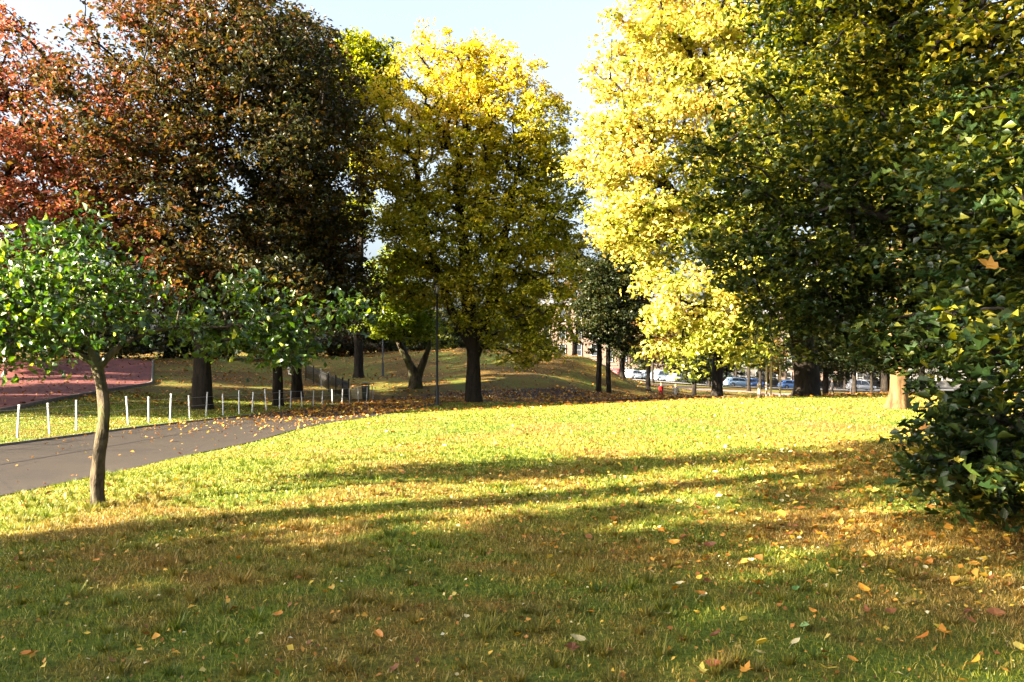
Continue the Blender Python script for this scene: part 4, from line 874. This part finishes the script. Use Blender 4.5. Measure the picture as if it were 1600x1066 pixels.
def car(color, kind='hatch'):
    root = empty('parked_car', (0, 0, 0)); paint = plain('car_paint', color, .28, .1, .6, .04, coat=.6)
    def sec(x, w, z0, z1): return (x, [(-w * .92, z0), (-w, z0 + .12), (-w, z1 - .22), (-w * .93, z1 - .04), (-w * .7, z1), (w * .7, z1), (w * .93, z1 - .04), (w, z1 - .22), (w, z0 + .12), (w * .92, z0)])
    body = loft([sec(-2.05, .70, .34, .78), sec(-2.0, .8, .26, .88), sec(-1.6, .86, .2, .95), sec(0, .88, .2, .93), sec(1.1, .86, .2, .88), sec(1.75, .82, .22, .76), sec(2.02, .72, .28, .66), sec(2.08, .6, .34, .6)], 'body')
    link('body', body, paint, root)
    rt = 1.44 if kind == 'hatch' else 1.75
    def cs(x, wb, zt): return (x, [(-wb, .90), (-wb * .8, zt), (wb * .8, zt), (wb, .90)])
    cab = loft([cs(-1.9 if kind != 'saloon' else -1.5, .80, .93), cs(-1.55 if kind != 'saloon' else -.95, .80, rt - .06), cs(-.8, .82, rt), cs(.1, .82, rt - .02), cs(.55, .81, rt - .14), cs(1.25, .79, .89)], 'cabin')
    ca = link('cabin', cab, paint, root)
    MB().box((.92, 0, (rt + .88) / 2 - .03), (.03, 1.18, .50), 0).build('windscreen', glass, root).rotation_euler = (0, 0, 0)
    for sgn in (-1, 1):
        bm = bmesh.new()
        def q(pts):
            v = [bm.verts.new(p) for p in pts]; bm.faces.new(v)
        def sp(x, t): return (x, sgn * (.815 - .158 * t + .012), .93 + (rt - .97) * t)
        q([sp(-1.45, .08), sp(-.35, .08), sp(-.35, .86), sp(-1.3, .8)]); q([sp(-.27, .08), sp(.95, .08), sp(.45, .72), sp(-.27, .86)])
        me = bpy.data.meshes.new('side_window'); bm.to_mesh(me); bm.free()
        so = link('side_window', me, glass, root)
        MB().tube([(.95, sgn * .84, .98), (.95, sgn * .99, 1.02)], .055, 6).build('wing_mirror', paint, root)
        MB().box((2.0, sgn * .55, .62), (.1, .3, .13), bev=.02).build('headlight', lampm, root)
        MB().box((-2.0, sgn * .62, .74), (.08, .2, .2), bev=.02).build('tail_light', tailm, root)
        for xx in (-1.3, 1.3):
            wv = MB().tube([(xx, sgn * .68, .32), (xx, sgn * .70, .32), (xx, sgn * .87, .32), (xx, sgn * .89, .32)], [.27, .32, .32, .27], 18).build('wheel', tyre, root)
            MB().tube([(xx, sgn * .885, .32), (xx, sgn * .9, .32)], [.19, .17], 12).build('rim', rimm, wv)
    MB().box((2.07, 0, .42), (.04, .9, .12)).build('grille', tyre, root)
    MB().box((-1.78, 0, 1.1), (.05, 1.1, .3)).build('rear_window', glass, root)
    return root
CARS = [(990, 121.5, .9, (.75, .76, .78), 'hatch', 'white hatchback leftmost of the parked cars, seen between the thin dark trunks'), (1010, 123.5, .75, (.38, .4, .42), 'hatch', 'silver grey car parked right behind the leftmost white one'),
        (1034, 122, .6, (.42, .52, .62), 'van', 'pale blue van parked near the red dressed person'), (1062, 121, .5, (.55, .56, .55), 'hatch', 'light grey car above the person in dark clothes'),
        (1088, 125, .4, (.05, .055, .07), 'hatch', 'black car behind the short bushy tree'), (1153, 122, .25, (.3, .45, .62), 'hatch', 'sky blue car left of the white stakes'), (1178, 123, .2, (.08, .16, .36), 'hatch', 'dark blue car directly left of the white stakes'),
        (1238, 121.3, .1, (.10, .22, .5), 'hatch', 'bright blue car beside the leaning dark trunk'), (1345, 122, .05, (.5, .5, .5), 'van', 'grey van near the street wall on the right'), (967, 124, 1.0, (.25, .03, .03), 'hatch', 'dark red car half hidden at the far left of the row')]
for px, Y, rz, colr, kd, lb in CARS:
    c = car(colr, kd); x = PX(px, Y); hz = h(x, Y) + .07; hx = (h(x + 1, Y) - h(x - 1, Y)) / 2
    c.location = (x, Y, hz); c.rotation_euler = (0, -math.atan(hx) * math.cos(rz), rz); tag(c, lb, 'car', 'cars parked along the street')

stone_l = NB('sandstone'); nz = stone_l.noise(.6, 5, stone_l.coord()); stone_l = stone_l.done(stone_l.bsdf(stone_l.ramp(nz, [(.3, (.11, .075, .058)), (.7, (.17, .12, .09))]), .9, 0, .2))
stone_g = NB('grey_stone'); nz = stone_g.noise(.6, 5, stone_g.coord()); stone_g = stone_g.done(stone_g.bsdf(stone_g.ramp(nz, [(.3, (.075, .073, .068)), (.7, (.12, .117, .11))]), .9, 0, .2))
slate = plain('slate', (.09, .09, .10), .7, 0, .3, .25, 3); frame_w = plain('window_frame_paint', (.3, .3, .29), .5, 0, .4, .05); trimm = plain('stone_trim', (.17, .145, .12), .85, 0, .2, .12, 3)
wf = MB().box((0, -.02, 1.05), (1.24, .12, .08)).box((0, -.02, -1.05), (1.3, .2, .09)).box((-.58, -.02, 0), (.08, .12, 2.02)).box((.58, -.02, 0), (.08, .12, 2.02)).box((0, -.02, 0), (1.08, .1, .07)).mesh('window')
wp = MB().box((0, .04, .52), (1.08, .02, .96)).box((0, .04, -.52), (1.08, .02, .96)).mesh('pane')
def tenement(x0, wd, Y, ht, mat, label, bay=True):
    zb = min(h(x0, Y), h(x0 + wd, Y)) - .3; r = empty('tenement', (x0, Y, zb)); tag(r, label, 'building', 'row of stone tenements along the street')
    nst = int(ht // 3.3); nw = int(wd // 2.6)
    MB().box((wd / 2, 5, ht / 2), (wd - .02, 10, ht)).build('wall', mat, r)
    MB().box((wd / 2, -.12, ht + .12), (wd - .02, .5, .24)).build('cornice', trimm, r)
    for s_ in range(1, nst): MB().box((wd / 2, -.04, s_ * 3.3 + .25), (wd - .04, .12, .16)).build('string_course', trimm, r)
    bm = bmesh.new(); v = [bm.verts.new(p) for p in [(0, -.3, ht + .25), (wd, -.3, ht + .25), (wd, 10.3, ht + .25), (0, 10.3, ht + .25), (0, 5, ht + 3.2), (wd, 5, ht + 3.2)]]
    for f in ((0, 1, 5, 4), (2, 3, 4, 5), (0, 4, 3), (1, 2, 5), (0, 3, 2, 1)): bm.faces.new([v[i] for i in f])
    me = bpy.data.meshes.new('roof'); bm.to_mesh(me); bm.free(); rf = link('roof', me, slate, r)
    for xx in (.8, wd - .8):
        MB().box((xx, 5, ht + 3.6), (.9, 2.2, 2.0)).build('chimney', mat, rf)
        for q in range(4): MB().tube([(xx, 4.2 + q * .5, ht + 4.6), (xx, 4.2 + q * .5, ht + 5.1)], [.14, .12], 8).build('chimney_pot', plain('pot', (.4, .2, .12), .8) if 'pot' not in bpy.data.materials else bpy.data.materials['pot'], rf)
    for s_ in range(nst):
        for q in range(nw):
            xx = (q + .5) * wd / nw
            if s_ == 0 and q == nw // 2:
                d = MB().box((xx, -.05, 1.35), (1.2, .1, 2.4), bev=.02).build('door', plain('door_paint', (.06, .1, .07), .5) if 'door_paint' not in bpy.data.materials else bpy.data.materials['door_paint'], r)
                MB().sphere((xx + .45, -.14, 1.3), (.05, .05, .05), 6).build('handle', rimm, d)
                continue
            wo_ = link('window', wf, frame_w, r, (xx, -.05, s_ * 3.3 + 1.9)); link('pane', wp, glass, wo_)
for k, (x0, wd, hh, mt, lb) in enumerate([(2, 15, 13.6, stone_l, 'pinkish sandstone tenement glimpsed left of the twin stemmed tree'), (17, 16, 14.2, stone_l, 'sandstone tenement behind the leftmost parked cars'), (33, 15, 13.2, stone_g, 'grey stone tenement behind the stout dark trunk'),
        (48, 16, 13.8, stone_l, 'sandstone tenement behind the white stakes'), (64, 15, 13.2, stone_g, 'grey stone tenement right of the leaning dark trunk'), (79, 17, 14, stone_g, 'grey stone tenement behind the plane trunk'), (96, 18, 13.5, stone_l, 'last sandstone tenement at the right end of the row')]):
    tenement(x0, wd - .01, 150, hh, mt, lb)
wl = empty('street_wall', (2, 143, h(30, 143))); tag(wl, 'long low grey stone wall on the far side of the street', 'wall')
wz = wl.location.z
for k in range(52):
    x = 2 + k * 2.4; z = h(x, 143) - wz
    MB().box((k * 2.4 + 1.2, 0, z + .45), (2.36, .35, 1.3)).build('wall_panel', stone_g, wl); MB().box((k * 2.4 + 1.2, 0, z + 1.16), (2.38, .5, .12)).build('coping', trimm, wl)

# ------------------------------------------------------------------ people
def person(px, Y, rz, label, top, legs, hair, stride=.25, ht=1.7, arm=.15, skin=(.22, .13, .09), zoff=0.):
    x = PX(px, Y); r = empty('person', (x, Y, h(x, Y) + zoff), rz); tag(r, label, 'person')
    k = ht / 1.75; me = bpy.data.meshes.new('s')
    P = [(0, 0, .95), (0, 0, 1.12), (0, 0, 1.32), (0, .0, 1.46), (0, 0, 1.55), (0, -.02, 1.63), (0, -.01, 1.72)]
    Rr = [(.15, .11), (.13, .1), (.17, .11), (.10, .08), (.055, .055), (.085, .095), (.07, .08)]
    E = [(i, i + 1) for i in range(6)]
    for s_ in (-1, 1):
        b = len(P); f = s_ * stride
        P += [(s_ * .10, -f * .1, .88), (s_ * .10, -f * .55, .50), (s_ * .10, -f + (.1 if f < 0 else 0), .10), (s_ * .11, -f - .14, .04)]; Rr += [(.095, .1), (.06, .065), (.04, .045), (.04, .03)]; E += [(0, b), (b, b + 1), (b + 1, b + 2), (b + 2, b + 3)]
        b = len(P); a = -s_ * arm
        P += [(s_ * .19, 0, 1.42), (s_ * .25, -a * .3 + .03, 1.16), (s_ * .25, -a - .05, .94), (s_ * .245, -a - .1, .84), (s_ * .235, -a - .12, .78)]; Rr += [(.06, .06), (.045, .045), (.033, .033), (.035, .022), (.02, .014)]; E += [(2, b), (b, b + 1), (b + 1, b + 2), (b + 2, b + 3), (b + 3, b + 4)]
    me.from_pydata(P, E, []); o = bpy.data.objects.new('s', me); COL.objects.link(o)
    m = o.modifiers.new('k', 'SKIN'); me.skin_vertices[0].data[0].use_root = True
    for v, q in zip(me.skin_vertices[0].data, Rr): v.radius = q
    m2 = o.modifiers.new('s', 'SUBSURF'); m2.levels = 2; m2.render_levels = 2
    dg = bpy.context.evaluated_depsgraph_get(); bm2 = bpy.data.meshes.new_from_object(o.evaluated_get(dg)); bpy.data.objects.remove(o)
    mats = [plain('skin_tone', skin, .6), plain('jacket_cloth', top, .9), plain('trouser_cloth', legs, .9), plain('shoe', (.03, .03, .03), .6)]
    for q in mats: bm2.materials.append(q)
    for p in bm2.polygons:
        c = p.center; p.use_smooth = True
        p.material_index = 0 if (c.z > 1.5 or (abs(c.x) > .19 and c.z < .9)) else 1 if (c.z > .93 or abs(c.x) > .19) else 3 if c.z < .1 else 2
    b = link('body', bm2, None, r); b.scale = (k, k, k)
    hm = MB().sphere((0, .012, 1.705), (.096, .108, .088), 12).box((0, .07, 1.6), (.13, .06, .16), bev=.025).build('hair', plain('hair_colour', hair, .7), r); hm.scale = (k, k, k)
    for s_ in (-1, 1):
        fm = MB()
        for q in range(4): fm.tube([(s_ * .235, arm * s_ - .13 + q * .018, .80), (s_ * .232, arm * s_ - .135 + q * .018, .755), (s_ * .225, arm * s_ - .13 + q * .018, .72 + .006 * abs(q - 1.5))], [.009, .0085, .006], 5)
        fm.tube([(s_ * .225, arm * s_ - .15, .83), (s_ * .21, arm * s_ - .165, .79)], [.01, .007], 5)
        fo_ = fm.build('fingers', mats[0], r); fo_.scale = (k, k, k)
    return r
person(1033, 70, .5, 'person in a red jacket and red trousers walking beyond the lawn crest', (.32, .012, .01), (.2, .018, .01), (.14, .09, .04), .22, 1.68)
person(1056, 71, 2.7, 'fair haired person in dark clothes walking right of the red dressed one', (.003, .0035, .005), (.004, .004, .006), (.3, .2, .08), .25, 1.75)
person(1300, 88, 1.6, 'distant person in black walking by the street on the right', (.003, .003, .004), (.004, .004, .005), (.02, .015, .01), .28, 1.75)
